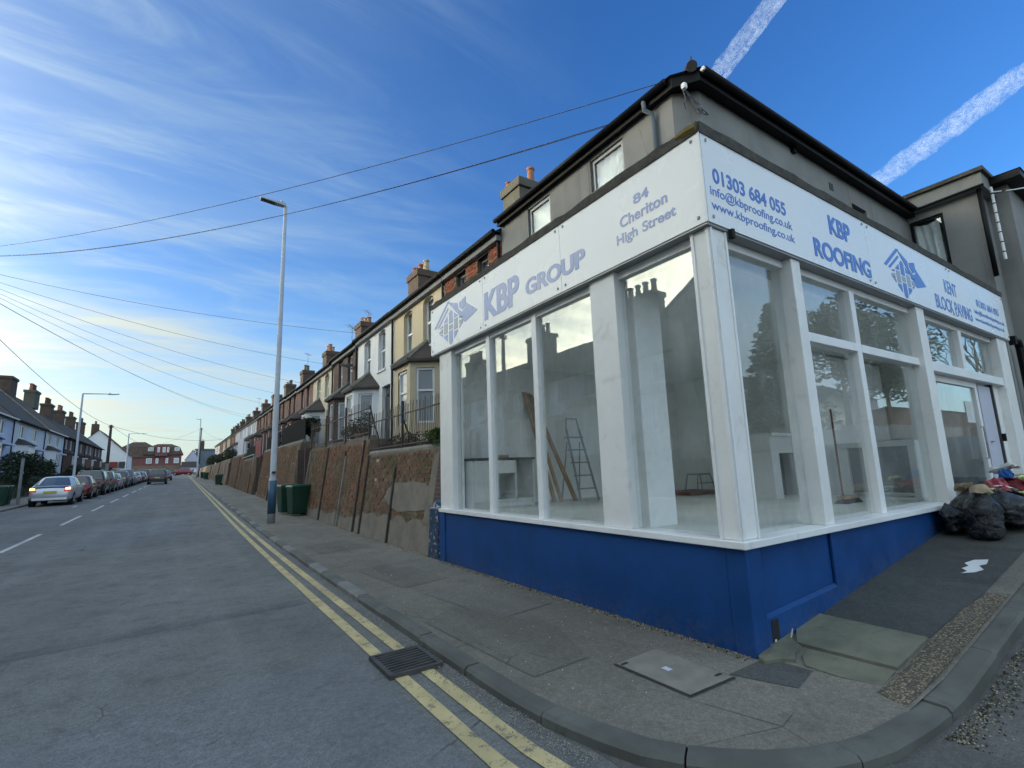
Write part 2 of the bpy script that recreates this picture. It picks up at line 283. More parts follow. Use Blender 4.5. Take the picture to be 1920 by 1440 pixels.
def glass(name, tint, f0, dirt=.0):
    t = NT(name); d = t.n('ShaderNodeVectorMath', operation='DOT_PRODUCT'); t.L(t.geo.outputs['Normal'], d.inputs[0]); t.L(t.geo.outputs['Incoming'], d.inputs[1])
    ca = t.math('ABSOLUTE', d.outputs['Value']); fr = t.math('ADD', t.math('MULTIPLY', t.math('POWER', t.math('SUBTRACT', 1., ca), 5.), 1 - f0), f0, True)
    g = t.n('ShaderNodeBsdfGlossy'); g.inputs['Roughness'].default_value = .0; g.inputs['Color'].default_value = (.95, 1, 1, 1)
    nb = t.bump(t.noise(t.pos((1, 1, .5)), .9, 2), .05, .02); t.L(nb, g.inputs['Normal'])
    tr = t.n('ShaderNodeBsdfTransparent'); t.put(tr.inputs[0], tint); mx = t.n('ShaderNodeMixShader'); t.L(fr, mx.inputs[0]); t.L(tr.outputs[0], mx.inputs[1]); t.L(g.outputs[0], mx.inputs[2])
    last = mx.outputs[0]
    if dirt:
        df = t.n('ShaderNodeBsdfDiffuse'); t.put(df.inputs[0], (.6, .62, .62)); m2 = t.n('ShaderNodeMixShader'); t.L(last, m2.inputs[1]); t.L(df.outputs[0], m2.inputs[2])
        t.L(t.math('MULTIPLY', t.ramp(t.noise(t.pos((1, 1, .6)), 2.6, 8, .7), .4, .75), dirt), m2.inputs[0]); last = m2.outputs[0]
    t.L(last, t.out.inputs[0]); MT[name] = t.m
glass('shop_glass', (.975, .985, .985), .06, .11)
glass('window_glass', (.92, .94, .94), .09, .05)
def dark_glass(name, col=(.02, .025, .03)):
    t = NT(name); t.bsdf(col, .06, 0, None, .9); MT[name] = t.m
dark_glass('far_glass', (.05, .06, .07)); dark_glass('pale_glass', (.32, .35, .37)); dark_glass('car_glass')
def carpaint(name, col, metal=.4):
    t = NT(name); fl = t.noise(t.obj(), 400, 2); c = t.mix(t.math('MULTIPLY', fl, .25), col, tuple(min(1, x * 1.5 + .02) for x in col))
    d = t.ramp(t.noise(t.obj(), 2, 6), .5, .8, 0, .10); c = t.mix(d, c, (.12, .115, .105)); t.bsdf(c, .35, metal, None, .5, **{'Coat Weight': .6, 'Coat Roughness': .08}); MT[name] = t.m
for nm, col in dict(silver_car=(.46, .49, .53), red_car=(.12, .022, .022), black_car=(.016, .017, .02), grey_car=(.10, .12, .125), white_car=(.6, .62, .63), blue_car=(.03, .05, .10), green_car=(.07, .085, .08), crimson_car=(.22, .02, .04)).items(): carpaint(nm, col)
def emit(name, col, st):
    t = NT(name); b = t.bsdf(col, .25); t.put(b.inputs['Emission Color'], col); b.inputs['Emission Strength'].default_value = st; MT[name] = t.m
emit('lit_amber', (1, .50, .16), .9); emit('lit_red', (.45, .03, .02), .12); emit('brake_red', (.25, .01, .012), .0); emit('headlight', (.55, .58, .6), .0)
plain('plate_yellow', (.55, .42, .10), .4, .08, 30, 60, .0); plain('plate_white', (.6, .6, .6), .4, .08, 30, 60, .0)
t = NT('bag_black'); v = t.obj(); w_ = t.noise(v, 6, 5, .6, 2.2); t.bsdf(t.mix(t.ramp(w_, .3, .7), (.005, .006, .008), (.010, .012, .017)), t.ramp(w_, .3, .7, .16, .30), 0, t.bump(w_, 1., .06), .6); MT['bag_black'] = t.m
t = NT('mosaic'); vn = t.n('ShaderNodeTexVoronoi'); t.L(t.pos((1, 1, 1)), vn.inputs['Vector']); vn.inputs['Scale'].default_value = 24; vn.inputs['Randomness'].default_value = .9
cr = t.n('ShaderNodeValToRGB'); cr.color_ramp.interpolation = 'CONSTANT'; e = cr.color_ramp.elements; e[0].position = 0; e[0].color = (.012, .03, .07, 1); e[1].position = .45; e[1].color = (.012, .05, .13, 1)
for p_, c_ in ((.66, (.03, .11, .19, 1)), (.84, (.35, .36, .36, 1)), (.91, (.02, .02, .04, 1)), (.96, (.25, .10, .08, 1))):
    q = e.new(p_); q.color = c_
sp_ = t.n('ShaderNodeSeparateColor'); t.L(vn.outputs['Color'], sp_.inputs[0]); t.L(sp_.outputs[0], cr.inputs[0]); t.bsdf(cr.outputs[0], .3); MT['mosaic'] = t.m
t = NT('contrail'); v = t.obj(); n1 = t.noise(v, .03, 12, .8, 1.2); df = t.n('ShaderNodeBsdfTranslucent'); t.put(df.inputs[0], (.95, .97, 1)); d2 = t.n('ShaderNodeBsdfDiffuse'); t.put(d2.inputs[0], (.95, .97, 1))
ad = t.n('ShaderNodeMixShader'); ad.inputs[0].default_value = .5; t.L(df.outputs[0], ad.inputs[1]); t.L(d2.outputs[0], ad.inputs[2]); tr = t.n('ShaderNodeBsdfTransparent'); mx = t.n('ShaderNodeMixShader')
dd = t.n('ShaderNodeVectorMath', operation='DOT_PRODUCT'); t.L(t.geo.outputs['Normal'], dd.inputs[0]); t.L(t.geo.outputs['Incoming'], dd.inputs[1])
edge = t.math('POWER', t.math('ABSOLUTE', dd.outputs['Value']), 2.2); t.L(t.math('MULTIPLY', edge, t.ramp(n1, .36, .66, .005, .21)), mx.inputs[0]); t.L(tr.outputs[0], mx.inputs[1]); t.L(ad.outputs[0], mx.inputs[2]); t.L(mx.outputs[0], t.out.inputs[0]); MT['contrail'] = t.m

# ------------------------------------------------------------------ building helpers
def thing(name, label, cat, loc=(0, 0, 0), group=None, rotz=0):
    o = bpy.data.objects.new(name, None); COL.objects.link(o); o.location = loc; o.rotation_euler = (0, 0, rotz); o.empty_display_size = .2
    o['label'] = label; o['category'] = cat
    if group: o['group'] = group
    return o
def origin(o):
    v = Vector((0, 0, 0))
    while o is not None: v += o.location; o = o.parent
    return v
def tag(o, label, cat, group=None):
    o['label'] = label; o['category'] = cat
    if group: o['group'] = group
    return o
class Fac:
    """a facade frame: u along the wall, d outward, z up"""
    def __init__(s, ox, oy, u, n): s.o = (ox, oy); s.u = u; s.n = n
    def __call__(s, u, d, z): return (s.o[0] + s.u[0] * u + s.n[0] * d, s.o[1] + s.u[1] * u + s.n[1] * d, z)
class MB:
    def __init__(s): s.v = []; s.f = []; s.mi = []
    def poly(s, pts, mi=0):
        b = len(s.v); s.v += [tuple(p) for p in pts]; s.f.append(tuple(range(b, b + len(pts)))); s.mi.append(mi)
    def hexa(s, p, mi=0, skip=()):
        b = len(s.v); s.v += [tuple(q) for q in p]
        for k, f in enumerate(((0, 3, 2, 1), (4, 5, 6, 7), (0, 1, 5, 4), (1, 2, 6, 5), (2, 3, 7, 6), (3, 0, 4, 7))):
            if k not in skip: s.f.append(tuple(b + i for i in f)); s.mi.append(mi)
    def box(s, x0, x1, y0, y1, z0, z1, mi=0): s.hexa([(x0, y0, z0), (x1, y0, z0), (x1, y1, z0), (x0, y1, z0), (x0, y0, z1), (x1, y0, z1), (x1, y1, z1), (x0, y1, z1)], mi); return s
    def fbox(s, F, u0, u1, d0, d1, z0, z1, mi=0):
        s.hexa([F(u0, d0, z0), F(u1, d0, z0), F(u1, d1, z0), F(u0, d1, z0), F(u0, d0, z1), F(u1, d0, z1), F(u1, d1, z1), F(u0, d1, z1)], mi); return s
    def tube(s, pts, r, n=8, mi=0, cap=True):
        pts = [Vector(p) for p in pts]; rs = r if isinstance(r, (list, tuple)) else [r] * len(pts); rings = []
        for i, p in enumerate(pts):
            d = (pts[min(i + 1, len(pts) - 1)] - pts[max(i - 1, 0)]).normalized()
            a = d.orthogonal().normalized() if i == 0 else (rings[-1][1] - d * rings[-1][1].dot(d)).normalized()
            bb = d.cross(a); b0 = len(s.v); s.v += [tuple(p + (a * math.cos(2 * math.pi * k / n) + bb * math.sin(2 * math.pi * k / n)) * rs[i]) for k in range(n)]; rings.append((b0, a))
        for (b0, _), (b1, _) in zip(rings, rings[1:]):
            for k in range(n): s.f.append((b0 + k, b0 + (k + 1) % n, b1 + (k + 1) % n, b1 + k)); s.mi.append(mi)
        if cap:
            s.f.append(tuple(rings[0][0] + k for k in reversed(range(n)))); s.mi.append(mi); s.f.append(tuple(rings[-1][0] + k for k in range(n))); s.mi.append(mi)
        return s
    def lathe(s, c, prof, n=12, mi=0):
        """prof: (radius, z) pairs about the vertical through c"""
        b0 = len(s.v)
        for r, z in prof: s.v += [(c[0] + r * math.cos(2 * math.pi * k / n), c[1] + r * math.sin(2 * math.pi * k / n), c[2] + z) for k in range(n)]
        for i in range(len(prof) - 1):
            for k in range(n): s.f.append((b0 + i * n + k, b0 + i * n + (k + 1) % n, b0 + (i + 1) * n + (k + 1) % n, b0 + (i + 1) * n + k)); s.mi.append(mi)
        s.f.append(tuple(b0 + k for k in reversed(range(n)))); s.mi.append(mi); s.f.append(tuple(b0 + (len(prof) - 1) * n + k for k in range(n))); s.mi.append(mi); return s
    def build(s, name, mat, parent=None, smooth=False, kind=None, bevel=0, world=True, label=None):
        me = bpy.data.meshes.new(name); off = origin(parent) if (parent is not None and world) else Vector((0, 0, 0))
        me.from_pydata([(a - off.x, b - off.y, c - off.z) for a, b, c in s.v], [], s.f)
        for m in (mat if isinstance(mat, (list, tuple)) else [mat]): me.materials.append(MT[m])
        if len(me.materials) > 1: me.polygons.foreach_set('material_index', s.mi)
        if smooth: me.polygons.foreach_set('use_smooth', [True] * len(s.f))
        me.update(); o = bpy.data.objects.new(name, me); COL.objects.link(o)
        if parent is not None: o.parent = parent
        if kind: o['kind'] = kind
        if label: o['label'] = label
        if bevel:
            b = o.modifiers.new('edge', 'BEVEL'); b.width = bevel; b.segments = 2; b.limit_method = 'ANGLE'; b.angle_limit = R_(50)
        if smooth:
            try: me.shade_auto_smooth = True
            except Exception: pass
        return o
def box(name, mat, parent, *a, bevel=0, kind=None): return MB().box(*a).build(name, mat, parent, bevel=bevel, kind=kind)
def fbox(name, mat, parent, F, *a, bevel=0): return MB().fbox(F, *a).build(name, mat, parent, bevel=bevel)
def holed(mb, F, u0, u1, z0, z1, holes, depth=.12, mi=0, d=0.):
    us = sorted({u0, u1, *[h[0] for h in holes], *[h[1] for h in holes]}); zs = sorted({z0, z1, *[h[2] for h in holes], *[h[3] for h in holes]})
    us = [u for u in us if u0 <= u <= u1]; zs = [z for z in zs if z0 <= z <= z1]
    for a, b in zip(us, us[1:]):
        for c, e in zip(zs, zs[1:]):
            m, n = (a + b) / 2, (c + e) / 2
            if any(h[0] < m < h[1] and h[2] < n < h[3] for h in holes): continue
            mb.poly([F(a, d, c), F(b, d, c), F(b, d, e), F(a, d, e)], mi)
    for h in holes:
        a, b, c, e = h[:4]; i = d - depth
        mb.poly([F(a, d, c), F(a, i, c), F(a, i, e), F(a, d, e)], mi); mb.poly([F(b, d, c), F(b, d, e), F(b, i, e), F(b, i, c)], mi)
        mb.poly([F(a, d, e), F(a, i, e), F(b, i, e), F(b, d, e)], mi); mb.poly([F(a, d, c), F(b, d, c), F(b, i, c), F(a, i, c)], mi)
def copy_tree(o, parent=None):
    c = o.copy(); COL.objects.link(c)
    if parent is not None: c.parent = parent
    for ch in list(o.children): copy_tree(ch, c)
    return c
def zr(Y):
    q = max(0., Y - 8); return .0175 * (q * q / 24 if q < 12 else min(q, 320) - 6)
def zside(X, x0): return .13 * max(0., min(X, 16) - x0) + .045 * max(0., min(X, 40) - 16)
def hnoise(x, y): return math.sin(x * 1.7 + y * .9) * .5 + math.sin(x * .6 - y * 1.3 + 2) * .5

# ------------------------------------------------------------------ ground, roads, pavements, kerbs, markings
def sheet(name, mat, xs, ys, fz, kind='structure', parent=None, smooth=True):
    m = MB(); nx = len(xs)
    for y in ys:
        for x in xs: m.v.append((x, y, fz(x, y)))
    for j in range(len(ys) - 1):
        for i in range(nx - 1):
            m.f.append((j * nx + i, j * nx + i + 1, (j + 1) * nx + i + 1, (j + 1) * nx + i)); m.mi.append(0)
    return m.build(name, mat, parent, smooth=smooth, kind=kind)
def frange(a, b, n): return [a + (b - a) * i / n for i in range(n + 1)]
def gz(x, y):
    w = max(0., min(1., (30 - y) / 28)); return zr(y) - .14 + zside(x, 4.2) * w - (.25 if x < -7 else 0)
sheet('ground', 'far_ground', [-700, -200, -60, -20, -7.2, -6.9, 0, 4.2, 8, 12, 16, 25, 40, 80, 200, 700], [-400, -100, -30, -5, 2, 8, 12, 16, 20, 40, 60, 90, 120, 160, 200, 260, 328, 400, 1200], gz)
def droad(x, y): return zr(y) + .012 * math.sin(y * .7) * math.exp(-((x + 2) / 3) ** 2)
sheet('road', 'road_asphalt', [-6.8, -5, -3, -1, .5, 1.3, 2.0], [-60, -30, -10, -4] + frange(-2, 14, 16) + frange(16, 60, 22) + frange(64, 240, 44), lambda x, y: zr(y) + .02 - .02 * abs((x + 2.4) / 4.4) ** 2)
XS = [2.0, 2.6, 3.2, 3.7, 4.2, 5, 6, 7, 8, 9, 10, 12, 14, 16, 20, 26, 34, 42]
sheet('side_road', 'old_asphalt', XS, [-9, -6, -4, -2, -1, 0, 1.0, 1.5, 2.2, 3.0, 3.5], lambda x, y: zside(x, 4.2) + .002)
# kerb line of the near corner: straight, tight curve, then up the side street
KP = [(1.90, 240.), (1.90, 3.62), (1.90, 3.0), (1.93, 2.68), (1.99, 2.36), (2.09, 2.05), (2.25, 1.80), (2.48, 1.58), (2.78, 1.40), (3.12, 1.31), (3.55, 1.27), (4.2, 1.26), (16., 1.26)]
def pz(x, y): return zr(y) + .066 + (.13 * max(0, x - 3.85) if y < 2.6 else 0)
def kerb_pts(path, step):
    out = [path[0]]; acc = 0
    for a, b in zip(path, path[1:]):
        L = math.dist(a, b); n = max(1, int(L / .12)) if L < 3 else max(1, int(L / .3))
        for i in range(1, n + 1):
            out.append((a[0] + (b[0] - a[0]) * i / n, a[1] + (b[1] - a[1]) * i / n))
    return out
def norm2(p, q): L = math.dist(p, q); return (-(q[1] - p[1]) / L, (q[0] - p[0]) / L)
pav = MB()
ys = list(reversed(frange(3.0, 9, 20))) ; ysl = [240, 200, 160, 120, 90, 70] + list(reversed(frange(10, 60, 40))) + ys
rows = [[(2.03 + (4.35 - 2.03) * k / 8, y) for k in range(9)] for y in ysl]
inner = []
cp = [p for p in KP if p[1] <= 3.0]
for i, p in enumerate(cp):
    a = cp[max(0, i - 1)]; b = cp[min(len(cp) - 1, i + 1)]; n = norm2(a, b); inner.append((p[0] + n[0] * .13, p[1] + n[1] * .13))
back = [(4.35, 3.0), (4.3, 2.9), (4.2, 2.8), (4.1, 2.7), (4.0, 2.62), (3.95, 2.58), (3.93, 2.55), (3.95, 2.52), (4.0, 2.5), (4.05, 2.48), (4.3, 2.48), (16, 2.48)]
rows += [[(i_[0] + (b_[0] - i_[0]) * k / 8, i_[1] + (b_[1] - i_[1]) * k / 8) for k in range(9)] for i_, b_ in zip(inner[1:], back[1:])]
for r in rows:
    for x, y in r: pav.v.append((x, y, pz(x, y) + .0015 * hnoise(x * 1.3, y * 1.1)))
for j in range(len(rows) - 1):
    for k in range(8): pav.f.append((j * 9 + k, (j + 1) * 9 + k, (j + 1) * 9 + k + 1, j * 9 + k + 1)); pav.mi.append(0)
pavement = pav.build('pavement', 'pavement_asphalt', None, smooth=True, kind='structure')
kerb = bpy.data.objects.new('kerb', None); COL.objects.link(kerb); kerb['kind'] = 'structure'
def kerb_run(path, length, w, mat, until, parent, rise=.072, flip=1, alt=None, zf=None):
    """stones along a path; each one a mesh of its own"""
    pts = kerb_pts(path, .1); cum = [0]
    for a, b in zip(pts, pts[1:]): cum.append(cum[-1] + math.dist(a, b))
    def at(s):
        for i in range(len(cum) - 1):
            if cum[i + 1] >= s:
                t_ = (s - cum[i]) / max(1e-9, cum[i + 1] - cum[i]); a, b = pts[i], pts[i + 1]; n = norm2(a, b)
                return (a[0] + (b[0] - a[0]) * t_, a[1] + (b[1] - a[1]) * t_), n
        a, b = pts[-2], pts[-1]; return pts[-1], norm2(a, b)
    s = 0; k = 0
    while s < min(cum[-1], until):
        e = min(s + length * random.uniform(.93, 1.06), cum[-1]); m = MB(); n = 4; j = .006; dz = random.uniform(-.006, .008); dn = random.uniform(-.006, .006)
        for i in range(n + 1):
            p, nr = at(s + j + (e - s - 2 * j) * i / n); z = zf(*p)
            for off, h in ((0 + dn, -.12), (0 + dn, rise - .022), (.022 + dn, rise), (w, rise + .004), (w, -.12)):
                m.v.append((p[0] + nr[0] * off * flip, p[1] + nr[1] * off * flip, z + h + (dz if h > 0 else 0)))
        for i in range(n):
            for q in range(5): m.f.append((i * 5 + q, i * 5 + (q + 1) % 5, (i + 1) * 5 + (q + 1) % 5, (i + 1) * 5 + q)); m.mi.append(0)
        m.f.append((4, 3, 2, 1, 0)); m.f.append(tuple(n * 5 + q for q in range(5))); m.mi += [0, 0]
        m.build('kerb_stone', alt if (alt and k % 5 in (1, 3) and at(s)[0][1] > 6.6) else mat, parent); s = e; k += 1
def zk(x, y): return zr(y) + zside(x, 4.0) * (1 if y < 2.6 else 0)
kerb_run([(1.90, 3.62 + 0)] + KP[2:], .95, .14, 'kerb_concrete', 12, kerb, zf=zk)
kerb_run([(1.90, 42.), (1.90, 3.63)], .92, .13, 'kerb_concrete', 60, kerb, zf=zk, alt='kerb_granite')
m = MB()
for a, b in zip(frange(42, 240, 60), frange(42, 240, 60)[1:]):
    m.hexa([(1.90, a, zr(a) - .1), (2.03, a, zr(a) - .1), (2.03, b, zr(b) - .1), (1.90, b, zr(b) - .1), (1.90, a, zr(a) + .074), (2.03, a, zr(a) + .074), (2.03, b, zr(b) + .074), (1.90, b, zr(b) + .074)])
m.build('kerb_far', 'kerb_granite', kerb)
kerb2 = bpy.data.objects.new('kerb_across', None); COL.objects.link(kerb2); kerb2['kind'] = 'structure'
kerb_run([(-6.8, 16.), (-6.8, 70.)], 1.1, .14, 'kerb_granite', 54, kerb2, zf=zk, rise=.10)
sheet('pavement_across', 'pavement_asphalt', [-8.8, -7.8, -6.93], [-60, -20, 0, 8, 12, 16, 20, 30, 60, 100, 160, 240], lambda x, y: zr(y) + .10)

def strip(name, mat, path, w, dz, parent=None, fz=zr):
    m = MB(); n = len(path)
    for i, p in enumerate(path):
        a = path[max(0, i - 1)]; b = path[min(n - 1, i + 1)]; nr = norm2(a, b); z = fz(p[1]) + dz + .02 - .02 * abs((p[0] + 2.4) / 4.4) ** 2
        jw = w / 2 * (1 + .05 * math.sin(i * 2.3)); m.v += [(p[0] - nr[0] * jw, p[1] - nr[1] * jw, z), (p[0] + nr[0] * jw, p[1] + nr[1] * jw, z)]
    for i in range(n - 1): m.f.append((2 * i, 2 * i + 2, 2 * i + 3, 2 * i + 1)); m.mi.append(0)
    o = m.build(name, mat, parent, kind='structure'); return o
def linepath(x, y0, y1): return [(x, y) for y in frange(y1, y0, max(2, int((y1 - y0) / 1.1)))]
yl = bpy.data.objects.new('yellow_lines', None); COL.objects.link(yl); yl['kind'] = 'structure'
for x, cx in ((1.50, 0), (1.71, .1)):
    strip('yellow_line', 'yellow_paint', linepath(x, 4.40, 170), .105, .007, yl)
    strip('yellow_line', 'yellow_paint', linepath(x, 2.75, 3.91) + [(x + .005, 2.5), (x + .03, 2.25), (x + .09, 2.0), (x + .2, 1.7), (x + .38, 1.42), (x + .65, 1.15), (x + 1.0, .95), (x + 1.5, .82)], .105, .007, yl)
wl = bpy.data.objects.new('centre_line', None); COL.objects.link(wl); wl['kind'] = 'structure'
y = 9.2
while y < 150:
    strip('white_dash', 'white_paint', linepath(-3.25 + .006 * max(0, y - 16), y, y + 4.0), .11, .007, wl); y += 6.6 if y > 12 else 6.6
strip('parking_line', 'white_paint', [(-4.35, 34.2), (-4.35, 33.0)], .09, .007, wl)
strip('white_dash', 'white_paint', [(-6.3, 26.5), (-6.3, 29)], .09, .007, wl)
# road repairs: slightly different tarmac, laid as thin sheets
def patch(name, mat, pts, fz, dz, parent=None, kind='structure', th=0):
    m = MB()
    if th: # a slab with a real edge
        t_ = [(x, y, fz(x, y) + dz) for x, y in pts]; b_ = [(x, y, fz(x, y) + dz - th) for x, y in pts]
        m.poly(t_); n = len(pts)
        for i in range(n): m.poly([b_[i], b_[(i + 1) % n], t_[(i + 1) % n], t_[i]])
    else: m.poly([(x, y, fz(x, y) + dz) for x, y in pts])
    o = m.build(name, mat, parent, kind=kind if parent is None else None); return o
asphalt('road_patch_tarmac', (.186, .192, .196), (.3, .3, .31), .08, (.12, .12, .12)); asphalt('road_patch_dark', (.15, .154, .157), (.3, .3, .3), .1, (.10, .10, .10)); asphalt('pavement_dark_patch', (.195, .178, .148), (.34, .33, .3), .16, (.11, .105, .09))
frz = lambda x, y: zr(y) + .02 - .02 * abs((x + 2.4) / 4.4) ** 2
patch('road_repair', 'road_patch_tarmac', [(-1.2, 4.3), (1.38, 4.75), (1.38, 1.0), (-1.2, 1.0)], frz, .0035)
patch('road_repair', 'road_patch_dark', [(-1.5, 6.6), (1.38, 7.0), (1.38, 6.75), (-1.5, 6.35)], frz, .0035)
patch('road_repair', 'road_patch_tarmac', [(-2.2, 22), (.2, 23), (.4, 15.5), (-2.0, 14.5)], frz, .0035)
# pavement pieces: dark trench reinstatement, paving slabs, exposed gravel
prnd = lambda pts, j=.015: [(x + random.uniform(-j, j), y + random.uniform(-j, j)) for x, y in pts]
for pts in ([(2.12, 4.9), (2.62, 5.2), (3.05, 3.95), (2.75, 3.2), (2.2, 3.15)], [(3.32, 2.34), (3.78, 2.34), (3.82, 2.0), (3.45, 1.92)], [(2.35, 8.1), (3.1, 8.3), (3.2, 6.6), (2.5, 6.4)], [(2.25, 11.5), (3.2, 11.8), (3.3, 10.3), (2.3, 10.2)]):
    patch('tarmac_patch', 'patch_asphalt' if pts[0][0] > 3 else 'pavement_dark_patch', prnd(pts), pz, .0045, pavement)
asphalt('pavement_light_patch', (.222, .206, .178), (.36, .35, .32), .2, (.15, .14, .11))
for pts in ([(2.85, 10.2), (3.5, 10.3), (3.55, 7.2), (2.95, 7.1)], [(2.6, 5.9), (3.4, 6.0), (3.5, 4.6), (2.75, 4.5)], [(2.4, 15.5), (3.2, 15.7), (3.3, 12.6), (2.5, 12.5)]):
    patch('tarmac_patch', 'pavement_light_patch', prnd(pts), pz, .0038, pavement)
patch('dark_tarmac_strip', 'patch_asphalt', [(4.76, 2.44), (14, 2.44), (14, 1.56), (5.85, 1.56), (5.3, 1.6), (4.77, 1.62)], pz, .007, pavement)
patch('paving_slab', 'paving_slab', [(4.15, 1.62), (4.73, 1.62), (4.75, 2.43), (4.42, 2.43), (4.13, 2.28)], pz, .022, pavement, th=.03)
patch('paving_slab', 'paving_slab', [(3.86, 1.61), (4.11, 1.62), (4.09, 2.16), (3.98, 2.17), (3.84, 2.08), (3.82, 1.85)], pz, .016, pavement, th=.03)
patch('paving_slab', 'paving_slab', [(3.72, 2.36), (4.20, 2.43), (4.39, 2.43), (4.15, 2.33), (4.08, 2.22), (3.96, 2.21), (3.86, 2.16), (3.80, 2.22), (3.66, 2.28)], pz, .028, pavement, th=.035)
patch('gravel_strip', 'exposed_gravel', [(3.68, 1.42), (3.75, 1.60), (4.2, 1.595), (4.8, 1.60), (5.4, 1.59), (5.9, 1.54), (5.95, 1.41)], pz, .011, pavement, th=.02)
# loose grit in the channels and along wall feet
def grit(name, mats, spots, n, size, lab):
    m = MB()
    for _ in range(n):
        x, y, z = spots(); r = random.uniform(*size); a = random.uniform(0, 6.28); q = [(math.cos(a + k * 2.09) * r * random.uniform(.6, 1.3), math.sin(a + k * 2.09) * r * random.uniform(.5, 1)) for k in range(3)]
        b = len(m.v); m.v += [(x + qx, y + qy, z) for qx, qy in q] + [(x, y, z + r * .8)]; mi = random.randrange(len(mats))
        for f in ((0, 1, 3), (1, 2, 3), (2, 0, 3)): m.f.append(tuple(b + i for i in f)); m.mi.append(mi)
    o = m.build(name, mats, None, kind='stuff'); o['label'] = lab; o['category'] = 'grit'
def sp1():
    y = 2.2 + abs(random.gauss(0, 3.2)); w = abs(random.gauss(0, .07)); return (1.885 - w + (.03 if y < 3 else 0) + max(0, 2.6 - y) ** 2 * .45, y, zr(y) + .012)
grit('gutter_grit', ['pale_flint', 'kerb_granite', 'kerb_granite'], sp1, 6000, (.003, .0065), 'pale grit gathered in the channel along the kerb')
def sp2():
    x = 3.6 + random.random() ** 1.3 * 4.6; return (x, 1.23 - abs(random.gauss(0, .08)), zside(x, 4.2) + .006)
grit('side_gutter_leaves', ['mortar', 'mortar', 'pale_flint', 'grass_earth', 'grass_earth', 'grass_earth', 'cardboard'], sp2, 1800, (.004, .012), 'leaf litter and grit below the side street kerb')
def sp3():
    x, y = random.uniform(2.05, 6.5), random.uniform(-1.5, 1.0); return (x, y, zside(x, 4.2) + .006)
grit('side_road_grit', ['pale_flint', 'paper_white', 'kerb_granite'], sp3, 500, (.004, .011), 'scattered pale chippings on the side road')
def sp4():
    y = 2.4 + random.random() ** 1.2 * 14; x = random.uniform(2.1, 3.65); return (x, y, pz(x, y) + .008)
grit('pavement_chippings', ['pale_flint', 'kerb_granite', 'paper_white', 'cardboard'], sp4, 900, (.003, .008), 'light chippings and scraps on the pavement')
def sp5():
    if random.random() < .7: y = random.uniform(2.4, 7.8); return (3.71 - abs(random.gauss(0, .05)), y, pz(3.7, y) + .004)
    y = random.uniform(8.2, 19); return (3.73 - abs(random.gauss(0, .05)), y, pz(3.7, y) + .006)
grit('wall_foot_dirt', ['mortar', 'grass_earth', 'cardboard', 'coping'], sp5, 2600, (.005, .014), 'dirt and moss gathered at the wall foot')

# gully grate in the yellow lines
g = thing('drain_grate', 'black iron drain grate with diagonal bars breaking the yellow lines', 'drain', (1.63, 4.155, 0))
m = MB()
for a in ((1.41, 1.85, 3.90, 3.935), (1.41, 1.85, 4.375, 4.41), (1.41, 1.445, 3.935, 4.375), (1.815, 1.85, 3.935, 4.375)): m.box(*a, -.05, .038)
m.build('frame', 'cast_iron', g)
box('pit', 'dark_interior', g, 1.44, 1.82, 3.93, 4.38, .0, .0228)
for k in range(8):
    v_ = 3.955 + k * .053; mb = MB(); mb.hexa([(xx, v_ + dy, zz) for zz in (.008, .036) for xx, dy in ((1.447, 0), (1.813, .028), (1.813, .048), (1.447, .02))]); mb.build('bar', 'cast_iron', g)
c_ = thing('chamber_cover', 'pale concrete inspection cover with small blue tag in the pavement', 'cover', (3.05, 2.62, .066))
patch('cover_frame', 'cast_iron', [(2.80, 2.27), (3.285, 2.265), (3.315, 2.985), (2.80, 2.955)], pz, .0085, c_)
patch('lid', 'cover_concrete', [(2.815, 2.285), (3.27, 2.28), (3.30, 2.97), (2.815, 2.94)], pz, .0135, c_)
patch('tag', 'lilac_render', [(3.0, 2.61), (3.05, 2.61), (3.055, 2.68), (3.005, 2.68)], pz, .0155, c_)
for x, y in ((2.86, 2.9), (3.22, 2.36)): patch('lifting_slot', 'dark_interior', [(x - .035, y - .012), (x + .035, y - .012), (x + .035, y + .012), (x - .035, y + .012)], pz, .0155, c_)
w_ = [(6.36, 1.83), (6.45, 1.80), (6.52, 1.86), (6.62, 1.83), (6.70, 1.88), (6.84, 1.84), (6.9, 1.74), (6.74, 1.72), (6.66, 1.76), (6.55, 1.70), (6.44, 1.74)]
tag(patch('paint_spill', 'sign_white', w_, pz, .0095, None, None), 'splash of white paint spilt on the side pavement', 'paint spill')

# ------------------------------------------------------------------ the corner shop and the grey building above it
FL = Fac(3.72, 2.39, (0, 1), (-1, 0))          # street front: u = Y - 2.39
FR = Fac(3.72, 2.39, (1, 0), (0, -1))          # side-street front: u = X - 3.72
def UL(y): return y - 2.39
def UR(x): return x - 3.72
B = thing('corner_building', 'grey rendered corner building with white shopfront and blue base on the street corner', 'building', (3.72, 2.39, 0))
SILL, GB, GT, SOF = .92, .95, 3.50, 3.58
